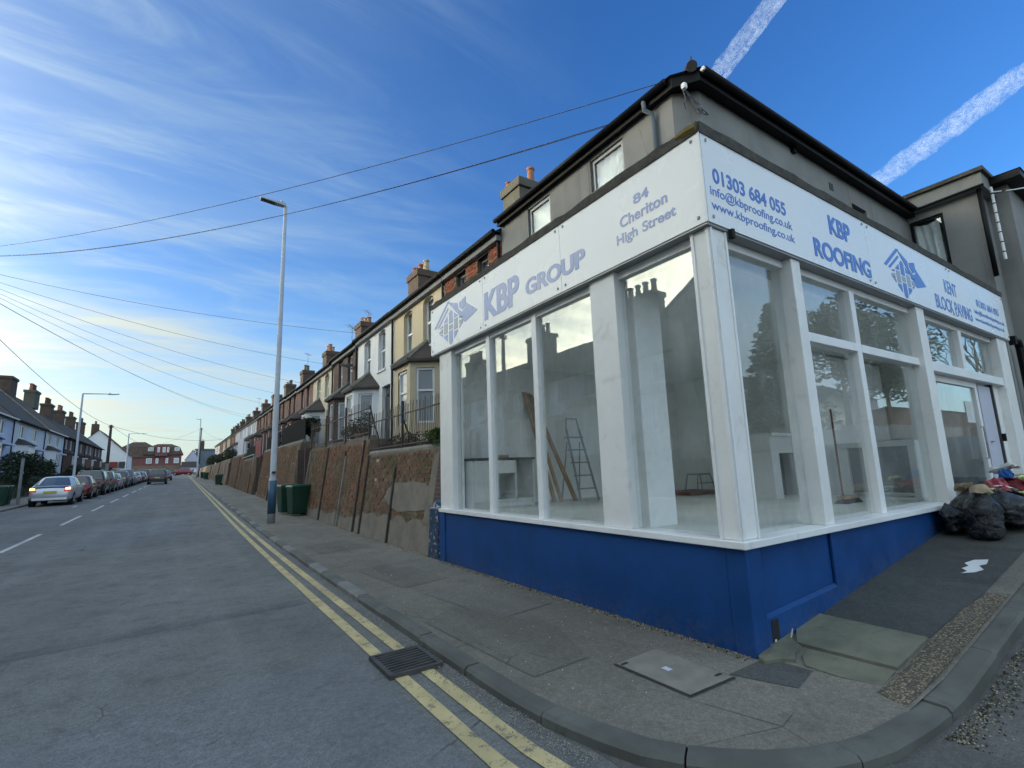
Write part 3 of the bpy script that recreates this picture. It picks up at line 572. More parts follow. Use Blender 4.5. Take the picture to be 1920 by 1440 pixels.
# blue stall riser: street side plain, side street with a raised frame round a recessed panel
m = MB(); m.fbox(FL, UL(2.55), UL(7.70), -.22, .0, .0, .857); m.build('stall_riser', 'blue_paint', B, bevel=.008)
m = MB(); m.fbox(FR, .0, .16, -.16, -.002, -.02, .857); m.fbox(FR, .20, 4.70, -.3, -.035, -.02, .857); m.build('stall_riser', 'blue_paint', B, bevel=.006)
m = MB(); m.hexa([FR(.20, -.03, -.02), FR(1.42, -.03, .0), FR(1.42, .0, .0), FR(.20, .0, -.02), FR(.20, -.03, .33), FR(1.42, -.03, .40), FR(1.42, .0, .37), FR(.20, .0, .30)]); m.build('plinth', 'blue_paint', B, bevel=.006)
m = MB(); m.fbox(FR, 1.42, 4.70, -.03, -.004, .0, .857); m.build('stall_panel', 'blue_paint', B, bevel=.006)
fbox('corner_post', 'blue_paint', B, FL, -.02, .14, -.2, .006, -.02, .857, bevel=.01)
fbox('end_post', 'blue_paint', B, FL, UL(7.70), UL(7.90), -.3, .02, .0, .857, bevel=.01)
av = fbox('air_vent', 'dark_interior', B, FR, .27, .37, -.02, .004, .075, .285)
box('vent_scrap', 'paper_white', av, 4.005, 4.03, 2.382, 2.386, .12, .14)
# the sill runs along both sides, in lengths with a joint
for a, b in ((-.046, 2.52), (2.528, UL(7.86))): fbox('sill', 'white_upvc', B, FL, a, b, -.25, .055, .862, SILL, bevel=.006)
for a, b in ((-.047, .74), (.748, 4.70)): fbox('sill', 'white_upvc', B, FR, a, b, -.25, .052, .861, SILL - .001, bevel=.006)
# pillars
def pillar(F, u0, u1, d0=-.16, d1=0., z0=SILL, z1=SOF, mat='white_timber'): return fbox('pillar', mat, B, F, u0, u1, d0, d1, z0, z1, bevel=.006)
m = MB(); m.box(3.72, 3.965, 2.39, 2.585, SILL + .001, SOF); cpil = m.build('pillar', 'white_timber', B, bevel=.008)
for a, b in ((2.395, 2.425), (2.55, 2.58)): box('edge_bead', 'white_upvc', cpil, 3.708, 3.7195, a, b, SILL + .002, SOF - .002)
for a, b in ((3.725, 3.75), (3.935, 3.96)): box('edge_bead', 'white_upvc', cpil, a, b, 2.379, 2.3895, SILL + .002, SOF - .002)
pillar(FL, UL(3.555), UL(3.935)); pillar(FL, UL(7.42), UL(7.88))
pillar(FR, UR(5.08), UR(5.255), -.22); pillar(FR, UR(8.38), UR(8.66), -.22)
p_ = pillar(FR, UR(12.15), UR(12.72), -.22, z0=.9); box('pillar_foot', 'white_timber', p_, 12.15, 12.72, 2.386, 2.6, .2, .899)
# window bars
for y in (6.28, 5.09): fbox('mullion', 'white_upvc', B, FL, UL(y) - .052, UL(y) + .052, -.14, -.045, SILL, SOF, bevel=.006)
for a, b in ((2.58, 3.555), (3.935, 7.42)): fbox('head_rail', 'white_upvc', B, FL, UL(a), UL(b), -.16, -.06, GT, SOF, bevel=.004)
for a, b in ((3.965, 5.08), (5.255, 8.38), (8.66, 12.15)): fbox('head_rail', 'white_upvc', B, FR, UR(a), UR(b), -.19, -.09, GT, SOF, bevel=.004)
fbox('mullion', 'white_upvc', B, FR, UR(6.49), UR(6.61), -.17, -.06, SILL, GT, bevel=.006)
for a, b in ((5.255, 6.49), (6.61, 8.38)): fbox('transom', 'white_upvc', B, FR, UR(a), UR(b), -.17, -.058, 2.75, 2.85, bevel=.006)
fbox('door_head', 'white_upvc', B, FR, UR(8.66), UR(12.15), -.19, -.02, 2.70, 2.835, bevel=.006)
fbox('mullion', 'white_upvc', B, FR, UR(10.27), UR(10.42), -.17, -.06, 2.836, GT, bevel=.006)
# panes
def pane(F, u0, u1, z0, z1, d): return fbox('window_pane', 'shop_glass', B, F, u0, u1, d - .008, d, z0, z1)
for a, b in ((2.582, 3.553), (3.937, 5.037), (5.143, 6.227), (6.333, 7.418)): pane(FL, UL(a), UL(b), SILL + .002, GT - .001, -.10)
pane(FR, UR(3.968), UR(5.078), SILL + .002, GT - .001, -.13)
for a, b in ((5.257, 6.488), (6.612, 8.378)): pane(FR, UR(a), UR(b), SILL + .002, 2.748, -.13); pane(FR, UR(a), UR(b), 2.852, GT - .001, -.13)
for a, b in ((8.662, 10.268), (10.422, 12.148)): pane(FR, UR(a), UR(b), 2.837, GT - .001, -.13)
# entrance: side light, glazed sliding leaf, solid white leaf
ent = fbox('entrance_floor', 'interior_floor', B, FR, UR(8.66), UR(12.15), -.6, -.02, .60, .80)
dr = MB(); FRd = FR
for a, b in ((8.66, 8.72), (8.93, 9.0), (10.88, 11.0)): dr.fbox(FR, UR(a), UR(b), -.19, -.13, .80, 2.70)
dr.fbox(FR, UR(9.0), UR(10.88), -.19, -.13, 2.6, 2.699); dr.fbox(FR, UR(9.0), UR(10.88), -.19, -.13, .801, .93); dr.fbox(FR, UR(8.72), UR(8.93), -.19, -.13, 2.62, 2.699)
gd = dr.build('sliding_door', 'white_upvc', B, bevel=.004)
for a, b, z0, z1 in ((8.722, 8.928, .80, 2.618), (9.002, 10.878, .932, 2.598)): fbox('glass', 'shop_glass', gd, FR, UR(a), UR(b), -.168, -.16, z0, z1)
MB().tube([(10.72, 2.50, 1.45), (10.72, 2.46, 1.45), (10.72, 2.46, 1.95), (10.72, 2.50, 1.95)], .014).build('handle', 'steel', gd)
fbox('notice', 'paper_white', gd, FR, UR(10.35), UR(10.72), -.158, -.154, 2.02, 2.36)
sd_ = fbox('side_door', 'lilac_render', B, FR, UR(11.06), UR(11.72), -.19, -.13, .80, 2.66); MB().tube([(11.2, 2.50, 1.72), (11.32, 2.50, 1.72)], .012).build('handle', 'steel', sd_)
fbox('door_post', 'dark_grey_frame', B, FR, UR(11.73), UR(11.79), -.2, -.1, .80, 2.70); fbox('door_jamb', 'white_timber', B, FR, UR(11.80), UR(12.15), -.2, -.12, .80, 2.70)
for z in (1.05, 1.72): fbox('hinge', 'black_upvc', B, FR, UR(11.745), UR(11.80), -.098, -.05, z, z + .13)
fbox('inner_partition', 'interior_white', B, FR, UR(8.78), UR(12.12), -1.9, -1.85, .905, 3.40)
# soffit and fascia boards; flat roof with a mossy felt edge
m = MB(); m.box(3.665, 3.905, 2.365, 8.08, SOF, 3.625); m.box(3.906, 12.83, 2.365, 2.66, SOF, 3.625); m.build('soffit', 'grey_metal', B)
for a, b in ((2.365, 4.335), (4.341, 6.20), (6.206, 8.09)):
    sp = box('fascia_board', 'sign_white', B, 3.655, 3.675, a, b, 3.60, 4.455)
    for y in (a + .07, b - .07):
        for z in (3.66, 4.40): MB().lathe((3.653, y, z), [(.012, -.012), (.012, .012)], 6).build('screw', 'grey_metal', sp)
for a, b in ((3.676, 6.95), (6.956, 9.9), (9.906, 12.85)):
    sp = box('fascia_board', 'sign_white', B, a, b, 2.352, 2.372, 3.60, 4.455)
    for x in (a + .07, b - .07):
        for z in (3.66, 4.40): MB().lathe((x, 2.35, z), [(.012, -.012), (.012, .012)], 6).build('screw', 'grey_metal', sp)
m = MB(); m.box(3.652, 3.661, 2.349, 2.375, 3.598, 4.458); m.build('corner_trim', 'white_upvc', B)
fr_ = box('flat_roof', 'dark_flashing', B, 3.70, 13.15, 2.40, 8.05, 4.40, 4.47)
def rough_edge(a, b, name='roof_edge'):
    m = MB(); n = 40
    d = Vector(b) - Vector(a); nrm = Vector((d.y, -d.x, 0)).normalized()
    for i in range(n + 1):
        p = Vector(a) + d * i / n; h = random.uniform(-.012, .016)
        for o, z in ((.012, -.012), (.022, .075 + h), (-.12, .10 + h), (-.15, 0)): m.v.append(tuple(p + nrm * (o + random.uniform(-.004, .004)) + Vector((0, 0, z))))
    for i in range(n):
        for k in range(4): m.f.append((i * 4 + k, i * 4 + (k + 1) % 4, (i + 1) * 4 + (k + 1) % 4, (i + 1) * 4 + k)); m.mi.append(0)
    m.f.append((3, 2, 1, 0)); m.f.append(tuple(n * 4 + k for k in range(4))); m.mi += [0, 0]
    return m.build(name, 'dark_flashing', B)
rough_edge((3.655, 8.09, 4.462), (3.655, 2.352, 4.462)); rough_edge((3.655, 2.352, 4.4625), (12.85, 2.352, 4.4625))
MB().tube([(3.65, 2.355, 4.50), (3.652, 2.45, 4.515), (3.655, 2.58, 4.52)], [.045, .05, .03], 7).build('moss', 'moss', B)
# lettering and emblem on the boards
def text(body, parent, F, u0, u1, z0, z1, mat, off=.0, d=.0, bold=0):
    cu = bpy.data.curves.new('lettering', 'FONT'); cu.body = body; cu.size = 1; cu.offset = off; cu.extrude = .003; cu.materials.append(MT[mat])
    q = bpy.data.objects.new('lettering_source', cu); COL.objects.link(q); bpy.context.view_layer.update()
    me = bpy.data.meshes.new_from_object(q.evaluated_get(bpy.context.evaluated_depsgraph_get())); bpy.data.objects.remove(q)
    if bold:
        co = [v.co.copy() for v in me.vertices]; fs = [tuple(p.vertices) for p in me.polygons]; n_ = len(co); mb = MB()
        for q_, (dx, dz) in enumerate(((-bold, 0), (0, .0006), (bold, .0012))):
            mb.v += [(c.x + dx, c.y, c.z + dz) for c in co]; mb.f += [tuple(i + q_ * n_ for i in f) for f in fs]
        me = bpy.data.meshes.new('lettering'); me.from_pydata(mb.v, [], mb.f); me.materials.append(MT[mat])
    o = bpy.data.objects.new('lettering', me); COL.objects.link(o)
    bb = [v.co for v in me.vertices]; xs = [c.x for c in bb]; ys_ = [c.y for c in bb]
    sx_ = (u1 - u0) / (max(xs) - min(xs)); sy_ = (z1 - z0) / (max(ys_) - min(ys_))
    o.parent = parent; base = Vector(F(u0, d, z0)) - origin(parent)
    ux = Vector((*F.u, 0)); 
    nx = Vector((*F.n, 0)); M = Matrix((ux * sx_, Vector((0, 0, 1)) * sy_, nx)).transposed().to_4x4()
    M.translation = base - ux * sx_ * min(xs) - Vector((0, 0, 1)) * sy_ * min(ys_); o.matrix_local = M; return o
TL = Fac(3.655, 8.09, (0, -1), (-1, 0)); TR = Fac(3.655, 2.352, (1, 0), (0, -1))   # read left to right
def tl(y): return 8.09 - y
def trr(x): return x - 3.655
boards = [o for o in B.children if o.name.startswith('fascia_board')]
bl0, bl1, bl2, br0, br1, br2 = boards
for body, p, a, b, z0, z1, off in (('KBP', bl1, 6.16, 5.22, 3.735, 4.16, .028), ('GROUP', bl1, 5.08, 3.90, 3.775, 3.995, .028), ('84', bl2, 3.15, 2.95, 4.135, 4.24, .025), ('Cheriton', bl2, 3.35, 2.74, 3.965, 4.085, .022), ('High', bl2, 3.41, 3.125, 3.765, 3.905, .022), ('Street', bl2, 3.06, 2.66, 3.797, 3.905, .022)):
    text(body, p, TL, tl(a), tl(b), z0, z1, 'sign_blue_glare', off, bold=.022 if off >= .028 else 0)
for body, p, a, b, z0, z1, off in (('01303 684 055', br0, 3.80, 5.03, 4.005, 4.155, .026), ('info@kbproofing.co.uk', br0, 3.74, 5.12, 3.845, 3.965, .004), ('www.kbproofing.co.uk', br0, 3.74, 5.14, 3.71, 3.82, .004), ('KBP', br0, 5.97, 6.50, 4.05, 4.28, .028), ('ROOFING', br0, 5.54, 6.94, 3.69, 3.91, .028),
        ('KENT', br1, 9.60, 9.895, 3.985, 4.20, .016), ('01303 684 055', br2, 11.14, 12.42, 4.0, 4.13, .02), ('info@kentblockpaving.co.uk', br2, 10.95, 12.68, 3.83, 3.93, .004), ('www.kentblockpaving.co.uk', br2, 10.92, 12.60, 3.70, 3.79, .004)):
    if body == 'KENT': a, b, p = 9.62, 10.17, br2
    text(body, p, TR, trr(a), trr(b), z0, z1, 'sign_blue', off, bold=.012 if off >= .028 and body[0] != '0' else 0)
text('BLOCK PAVING', br2, TR, trr(9.12), trr(10.76), 3.67, 3.89, 'sign_blue', .018)
def emblem(parent, F, u0, z0, w, h, blue):
    P = lambda u, v: F(u0 + u * w, .004, z0 + v * h)
    def part(polys, mat):
        m = MB()
        for q in polys:
            t_ = [P(*p) for p in q]; m.poly(t_); n = len(q); b_ = [F(u0 + p[0] * w, 0, z0 + p[1] * h) for p in q]
            for i in range(n): m.poly([b_[i], b_[(i + 1) % n], t_[(i + 1) % n], t_[i]])
        m.build('emblem', mat, parent)
    part([[(0, .52), (.34, .98), (.40, .98), (.05, .50)], [(.09, .50), (.355, .84), (.375, .80), (.125, .48)]], blue)
    part([[(.36, .97), (.58, .82), (.60, .66), (.68, .56), (.76, .62), (.765, .72), (1.0, .42), (.74, .30), (.40, .90)]], blue)
    part([[(.62, .80), (.765, .86), (.765, .74), (.74, .64), (.69, .60), (.625, .70)]], blue)
    a, b, cx, cy = .30, .40, .42, .36; cols = 5; gw = .036; cw = 2 * a / cols
    g_ = []; bl_ = []
    top = lambda x: b * (1 - abs(x) / a)
    for i in range(cols):
        x0 = -a + i * cw + gw / 2; x1 = -a + (i + 1) * cw - gw / 2
        xs_ = [x0, 0, x1] if x0 < 0 < x1 else [x0, x1]
        cut = [(-1, -.20, 1), (-.12, .14, 0), (.22, 1, 1)] if i % 2 == 0 else [(-1, -.34, 1), (-.26, .34, 0), (.42, 1, 1)]
        for lo, hi, k in cut:
            lo_, hi_ = lo * b, hi * b
            up_ = [(x, min(top(x), hi_)) for x in xs_]; dn_ = [(x, max(-top(x), lo_)) for x in xs_]
            if all(u_[1] - d_[1] <= .004 for u_, d_ in zip(up_, dn_)): continue
            q = [(cx + x, cy + max(y_, dd[1])) for (x, y_), dd in zip(up_, dn_)] + [(cx + x, cy + y_) for x, y_ in reversed(dn_)]
            (bl_ if k else g_).append(q)
    part(g_, 'sign_silver'); part(bl_, blue)
emblem(bl0, TL, tl(7.95), 3.66, 1.58, .76, 'sign_blue_glare'); emblem(br1, TR, trr(7.40), 3.64, 1.42, .68, 'sign_blue')
MB().tube([(4.0, 2.352, 3.60), (4.0, 2.352, 3.52)], .03, 6).build('alarm_box', 'black_upvc', B)
# shop interior: walls, floor, ceiling, one boxed column
m = MB(); m.box(3.95, 12.6, 7.76, 7.84, .86, 3.56); m.box(12.55, 12.62, 2.72, 7.76, .86, 3.56); m.box(3.90, 3.945, 7.43, 7.84, .86, 3.56); m.build('interior_wall', 'interior_white', B)
m = MB(); m.box(3.97, 12.55, 2.64, 7.76, .80, .905); m.build('interior_floor', 'interior_floor', B)
m = MB(); m.box(3.906, 12.6, 2.67, 7.84, 3.45, 3.575); m.build('ceiling', 'interior_white', B)
m = MB(); m.box(4.0, 4.42, 3.56, 3.93, .906, 3.45); m.build('column', 'interior_white', B)
m = MB(); m.box(9.9, 10.0, 4.3, 7.76, .906, 3.45); m.build('interior_wall', 'interior_white', B)
# upper storey
FU = Fac(5.5, 3.9, (0, 1), (-1, 0)); FV = Fac(5.78, 3.65, (1, 0), (0, -1))
def opens(mb, F, u0, u1, z0, z1, holes, depth=.1): holed(mb, F, u0, u1, z0, z1, holes, depth)
m = MB(); wins = [(4.86 - 3.85, 5.60 - 3.85, 5.2, 6.72), (6.74 - 3.85, 7.44 - 3.85, 5.2, 6.72)]
# the windows reach down towards the flat roof; their sills stand at 6.07
wins = [(4.86 - 3.9, 5.60 - 3.9, 6.06, 6.66), (6.74 - 3.9, 7.44 - 3.9, 6.06, 6.66)]
opens(m, FU, 0, 4.56, 4.47, 6.80, wins, .09)
vwin = (4.61, 5.25, 5.0, 6.34); opens(m, FV, 0, 7.42, 4.47, 6.80, [vwin], .14); m.poly([(5.78, 3.65, 4.47), (5.78, 3.65, 6.80), (5.5, 3.9, 6.80), (5.5, 3.9, 4.47)])
m.poly([FU(4.56, 0, 4.47), FU(4.56, 0, 6.80), FU(4.56, -.3, 6.80), FU(4.56, -.3, 4.47)])
m.build('upper_wall', 'grey_render', B)
def casement(parent, F, a, b, z0, z1, d, fmat='dark_grey_frame', fw=.055, gmat='window_glass', bars=(), curtain=None, sash=False, name='window'):
    mb = MB(); mb.fbox(F, a, a + fw, d - .05, d, z0, z1); mb.fbox(F, b - fw, b, d - .05, d, z0, z1); mb.fbox(F, a + fw, b - fw, d - .05, d, z0, z0 + fw); mb.fbox(F, a + fw, b - fw, d - .05, d, z1 - fw, z1)
    for k in bars: mb.fbox(F, a + fw, b - fw, d - .05, d + .006, k - fw * .45, k + fw * .45)
    w_ = mb.build(name, fmat, parent); MB().fbox(F, a + fw, b - fw, d - .03, d - .024, z0 + fw, z1 - fw).build('pane', gmat, w_)
    if curtain:
        mc = MB(); n = 14
        for i in range(n + 1):
            u = a + .02 + (b - a - .04) * i / n; dd = d - .10 + .018 * math.sin(i * 2.1); mc.v += [F(u, dd, z0 + .01), F(u, dd, z1 - .01)]
        for i in range(n): mc.f.append((2 * i, 2 * i + 2, 2 * i + 3, 2 * i + 1)); mc.mi.append(0)
        mc.build('curtain', curtain, w_)
    return w_
for w in wins: casement(B, FU, w[0] + .01, w[1] - .01, w[2] + .01, w[3] - .01, -.03, 'grey_metal', .05, 'window_glass', (), 'curtain'); fbox('window_sill', 'dark_grey_frame', B, FU, w[0] - .04, w[1] + .04, -.08, .04, w[2] - .035, w[2])
for w in wins: fbox('window_surround', 'dark_grey_frame', B, FU, w[1] + .002, w[1] + .06, -.02, .012, 5.9, 6.70)
casement(B, FV, vwin[0], vwin[1], vwin[2], vwin[3], -.08, 'dark_grey_frame', .06, 'far_glass', (6.0,))
MB().fbox(FV, 3.75, 3.90, -.02, .006, 6.36, 6.50).build('air_vent', 'dark_interior', B); fbox('bracket', 'black_upvc', B, FV, 2.47, 2.57, 0, .06, 6.64, 6.735)
# eaves, gutters and a hipped tile roof
m = MB(); m.poly([(5.40, 8.47, 6.74), (5.40, 3.80, 6.74), (5.62, 3.50, 6.74), (13.19, 3.50, 6.74), (13.19, 3.9, 6.74), (5.8, 3.9, 6.74), (5.6, 8.47, 6.74)]); m.build('eaves_soffit', 'black_upvc', B)
m = MB()
for p, q in (((5.39, 8.47), (5.39, 3.79)), ((5.39, 3.79), (5.61, 3.49)), ((5.61, 3.49), (13.19, 3.49))):
    n_ = norm2(p, q); o_ = (n_[0] * .02, n_[1] * .02); m.hexa([(p[0], p[1], 6.72), (q[0], q[1], 6.72), (q[0] + o_[0], q[1] + o_[1], 6.72), (p[0] + o_[0], p[1] + o_[1], 6.72), (p[0], p[1], 6.87), (q[0], q[1], 6.87), (q[0] + o_[0], q[1] + o_[1], 6.87), (p[0] + o_[0], p[1] + o_[1], 6.87)])
m.build('eaves_board', 'black_upvc', B)
MB().tube([(5.335, 3.86, 6.84), (5.335, 8.47, 6.84)], .05, 10).build('gutter', 'black_upvc', B, smooth=True); MB().tube([(5.62, 3.435, 6.84), (13.12, 3.435, 6.86)], .052, 10).build('gutter', 'black_upvc', B, smooth=True)
m = MB(); e0 = 6.885; m.poly([(5.34, 3.78, e0), (5.34, 8.47, e0), (9.0, 8.47, 9.2), (9.0, 7.1, 9.2)]); m.poly([(5.34, 3.78, e0), (9.0, 7.1, 9.2), (5.58, 3.45, e0)]); m.poly([(5.58, 3.45, e0), (9.0, 7.1, 9.2), (13.2, 7.1, 9.2), (13.2, 3.45, e0)]); m.poly([(9.0, 8.47, 9.2), (13.2, 8.47, 8.6), (13.2, 7.1, 9.2), (9.0, 7.1, 9.2)]); m.build('roof', 'roof_tile', B)
hp = MB()
for k in range(9):
    p0 = Vector((5.49 + k * .40, 3.52 + k * .41, e0 + .02 + k * .258)); hp.tube([p0, p0 + Vector((.43, .43, .275))], [.075, .065], 9)
hp.build('hip_tiles', 'roof_tile', B); MB().tube([(5.50, 3.53, 6.92), (5.50, 3.53, 7.06)], .011, 6).build('hip_iron', 'rusty_iron', B)
for k in range(24): MB().box(5.345, 5.42, 3.86 + k * .19, 3.86 + k * .19 + .182, 6.875, 6.884 + random.uniform(0, .006)).build('roof_tile', 'roof_tile', B)
MB().tube([(5.59, 3.435, 6.845), (5.617, 3.435, 6.84)], .036).build('eaves_end', 'white_upvc', B)
dp = MB().tube([(5.335, 4.26, 6.80), (5.335, 4.26, 6.66), (5.43, 4.20, 6.60), (5.45, 4.20, 6.5), (5.45, 4.20, 4.49)], .034, 9).build('downpipe', 'slate_grey_wall', B, smooth=True)
MB().box(5.40, 5.47, 3.60, 3.67, 6.60, 6.69).build('security_light', 'white_upvc', B, bevel=.02)
m = MB()
for k in range(7):
    a = Vector((5.50 + random.uniform(-.03, .1), 3.72, 6.73)); b = Vector((5.46 + random.uniform(-.02, .35), 3.66 + random.uniform(-.02, .03), 6.35 + random.uniform(-.1, .25))); c = (a + b) / 2 + Vector((random.uniform(-.2, .3), -.06, -.15)); m.tube([a, (a + c) / 2 + Vector((.05, 0, -.05)), c, b], .007, 5)
m.build('cable_bundle', 'wire_black', B)
# chimney behind the eaves
ch = MB(); ch.box(7.8, 8.6, 10.95, 11.85, 7.2, 9.78); ch.box(7.74, 8.66, 10.88, 11.92, 9.78, 10.06); chm = ch.build('chimney', 'chimney_stone', B, bevel=.02)
for x, y, r, h, mt in ((7.95, 11.7, .11, .22, 'terracotta'), (8.1, 11.3, .10, .16, 'terracotta'), (8.35, 11.1, .11, .52, 'terracotta')): MB().lathe((x, y, 10.06), [(r * 1.1, 0), (r, .06), (r * .92, h * .85), (r * 1.15, h * .88), (r * 1.15, h)], 12).build('chimney_pot', mt, chm)
# side wing to the right and the block behind it
FX = Fac(13.2, 3.85, (0, -1), (-1, 0))
m = MB(); xw = (.22, .82, 4.75, 6.62); opens(m, FX, 0, 1.40, 4.47, 6.80, [xw], .10); m.box(13.21, 13.9, 2.452, 2.55, .3, 6.79); m.build('wing_wall', 'grey_render', B)
wf = casement(B, FX, xw[0] + .01, xw[1] - .01, xw[2], xw[3] - .01, -.05, 'black_upvc', .05, 'window_glass')
mc = MB(); nu, nv = 16, 20
for j in range(nv + 1):
    for i in range(nu + 1):
        fu, fv = i / nu, j / nv; u = xw[0] + .06 + fu * .44; z = 6.55 - .05 * math.sin(fu * 3.1) * (1 - fv) - fv * 1.7
        mc.v.append(FX(u, -.10 + .02 * math.sin(fu * 9 + fv * 3) * (.4 + fv) + .015 * math.sin(fu * 21 - fv * 5), z))
for j in range(nv):
    for i in range(nu): mc.f.append((j * (nu + 1) + i, j * (nu + 1) + i + 1, (j + 1) * (nu + 1) + i + 1, (j + 1) * (nu + 1) + i)); mc.mi.append(0)
mc.build('plastic_sheet', 'plastic_sheet', wf, smooth=True)
m = MB(); m.box(13.06, 14.6, 2.30, 3.9, 6.80, 6.84); m.box(13.08, 13.2, 2.32, 3.84, 6.84, 7.14); m.box(13.2, 14.6, 2.32, 2.45, 6.84, 7.14); m.build('wing_fascia', 'grey_render', B); m = MB(); m.box(13.0, 14.6, 2.26, 3.9, 7.14, 7.22); m.build('wing_roof', 'dark_flashing', B); MB().tube([(13.02, 2.3, 6.83), (13.02, 3.84, 6.80)], .03, 8).build('gutter', 'black_upvc', B)
m = MB(); m.box(13.9, 24, 2.12, 8.4, .5, 7.0); m.build('rear_block', 'grey_render', B)
m = MB(); m.box(13.62, 24.2, 1.86, 8.6, 7.0, 7.14); m.build('rear_eaves', 'black_upvc', B); m = MB(); m.poly([(13.6, 1.84, 7.145), (13.6, 8.6, 7.145), (17, 5.2, 8.6)]); m.poly([(13.6, 1.84, 7.145), (17, 5.2, 8.6), (24, 5.2, 8.6), (24, 1.84, 7.145)]); m.build('rear_roof', 'roof_tile', B)
FZ = Fac(13.9, 2.12, (1, 0), (0, -1)); casement(B, FZ, .95, 1.9, 5.0, 6.35, .045, 'white_upvc', .06, 'far_glass', (5.9,))
MB().tube([(13.12, 2.40, 6.80), (13.12, 2.40, 4.95)], .042, 8).build('downpipe', 'black_upvc', B, smooth=True)
m = MB(); m.tube([(13.05, 2.36, 3.62), (13.2, 2.32, 3.62), (13.3, 2.32, 3.5), (13.3, 2.32, .95)], .062, 8); m.box(12.98, 13.1, 2.3, 2.42, 3.54, 3.7); m.build('downpipe', 'black_upvc', B, smooth=False)
m = MB(); m.box(12.72, 12.86, 2.375, 2.6, .2, 3.58); m.build('end_pilaster', 'grey_render', B)
mast = thing('aerial_mast', 'white banded aerial mast with thin arm on the grey wing wall', 'aerial', (13.55, 2.30, 5.3)); MB().tube([(13.55, 2.30, 5.35), (13.55, 2.30, 6.92)], .026, 8).build('pole', 'white_upvc', mast)
for k in range(7): MB().tube([(13.55, 2.30, 5.5 + k * .21), (13.55, 2.30, 5.52 + k * .21)], .03, 8).build('band', 'black_upvc', mast)
MB().tube([(13.5, 2.32, 6.80), (13.7, 2.0, 6.76), (14.3, 1.55, 6.85)], .012, 6).build('arm', 'white_upvc', mast); MB().tube([(13.55, 2.30, 6.78), (13.62, 2.11, 6.78)], .014, 6).build('bracket', 'rusty_iron', mast)

# ------------------------------------------------------------------ retaining walls with brick faces, copings, posts and railings
def wx(z, zb): return 3.76 + (z - zb) * .122            # the face leans back
def brick_face(m, y0, y1, z0, z1f, zb, mats, hole=None, plinth=0., proud=.012):
    row = 0; z = z0
    while True:
        zt = z + .066; any_ = False; y = y0 + (0 if row % 2 else .115)
        if row % 2 == 0: spans = [(y0, y0 + .105)]
        else: spans = []
        while y < y1 - .03: spans.append((y, min(y + .222, y1))); y += .233
        for a, b in spans:
            c = (a + b) / 2
            if zt > z1f(c): continue
            any_ = True
            if hole and hole(c, z): continue
            if random.random() < .012: continue
            pr = proud + random.uniform(-.008, .008); jz = random.uniform(-.003, .003); mi = (min(random.randrange(len(mats) - 1), random.randrange(len(mats) - 1)) if random.random() > .003 else len(mats) - 1)
            p = []
            for zz in (z + jz, zt + jz):
                xb = wx(zz, zb); p += [(xb - pr, a + .004, zz), (xb + .05, a + .004, zz), (xb + .05, b - .004, zz), (xb - pr, b - .004, zz)]
            m.hexa(p, mi, skip=(3,))
        z += .076; row += 1
        if not any_ and z > z0 + .5: break
        if row > 60: break
BM = ['brick_tone_0', 'brick_tone_1', 'brick_tone_2', 'brick_tone_3', 'brick_tone_4', 'pale_flint']
BO = ['orange_tone_0', 'orange_tone_1', 'orange_tone_2', 'orange_tone_3', 'orange_tone_4', 'pale_flint']
def ret_wall(y0, y1, top0, top1, label, bricks=True, ribs=(), cop=True, grp='brick retaining walls below the terrace', hole=None):
    zb = zr((y0 + y1) / 2) + .05; zb0 = zr(y0) + .03
    t = thing('retaining_wall', label, 'wall', (3.76, y0, zb0), grp)
    tz = lambda y: top0 + (top1 - top0) * (y - y0) / (y1 - y0)
    m = MB(); n = max(2, int((y1 - y0) / 1.5)); F = []
    for i in range(n + 1):
        y = y0 + (y1 - y0) * i / n; z0 = zr(y); z1 = tz(y); F.append([(wx(z0, zb) , y, z0), (wx(z1, zb), y, z1), (4.6, y, z1), (4.6, y, z0)])
    for a, b in zip(F, F[1:]):
        for k in range(3): m.poly([a[k], b[k], b[k + 1], a[k + 1]])
    m.poly(F[0]); m.poly(list(reversed(F[-1]))); m.build('core', 'mortar' if bricks else 'wall_brick_far', t)
    if bricks:
        m = MB(); brick_face(m, y0 + .01, y1 - .01, zb0 + .10, lambda y: tz(y) - .02, zb, BM if y0 < 12 else BO, hole); m.build('brickwork', BM if y0 < 12 else BO, t, kind='stuff')
    if cop:
        m = MB(); pts = [(wx(tz(y), zb) + .10, y, tz(y) + .02) for y in frange(y0 - .05, y1 + .05, 10)]; m.tube(pts, [.085 + random.uniform(-.006, .006) for _ in pts], 9); m.build('coping', 'coping', t)
    for y, h, mat_, r in ribs:
        z0 = zr(y) + .06; z1 = min(h, tz(y)); w = .045 if r else .03
        m = MB(); m.hexa([(wx(z0, zb) - .06, y - w, z0), (wx(z0, zb) + .03, y - w, z0), (wx(z0, zb) + .03, y + w, z0), (wx(z0, zb) - .06, y + w, z0), (wx(z1, zb) - .05, y - w, z1), (wx(z1, zb) + .03, y - w, z1), (wx(z1, zb) + .03, y + w, z1), (wx(z1, zb) - .05, y + w, z1)]); m.build('rib', mat_, t)
    return t, tz, zb
inpatch = lambda y, z: ((y - 9.75) / 1.35) ** 2 + ((z - 1.02) / .32) ** 2 < 1 + .25 * math.sin(y * 9) * math.cos(z * 11) or z < .60 + .06 * math.sin(y * 5) or (8.2 < y < 8.75 and z < 1.5)
w1, tz1, zb1 = ret_wall(8.42, 12.72, 1.96, 2.0, 'nearest brick retaining wall with cement patches beside the shop', True, [(10.62, 1.64, 'rusty_iron', 0), (12.62, 1.98, 'rusty_iron', 0)], hole=inpatch)
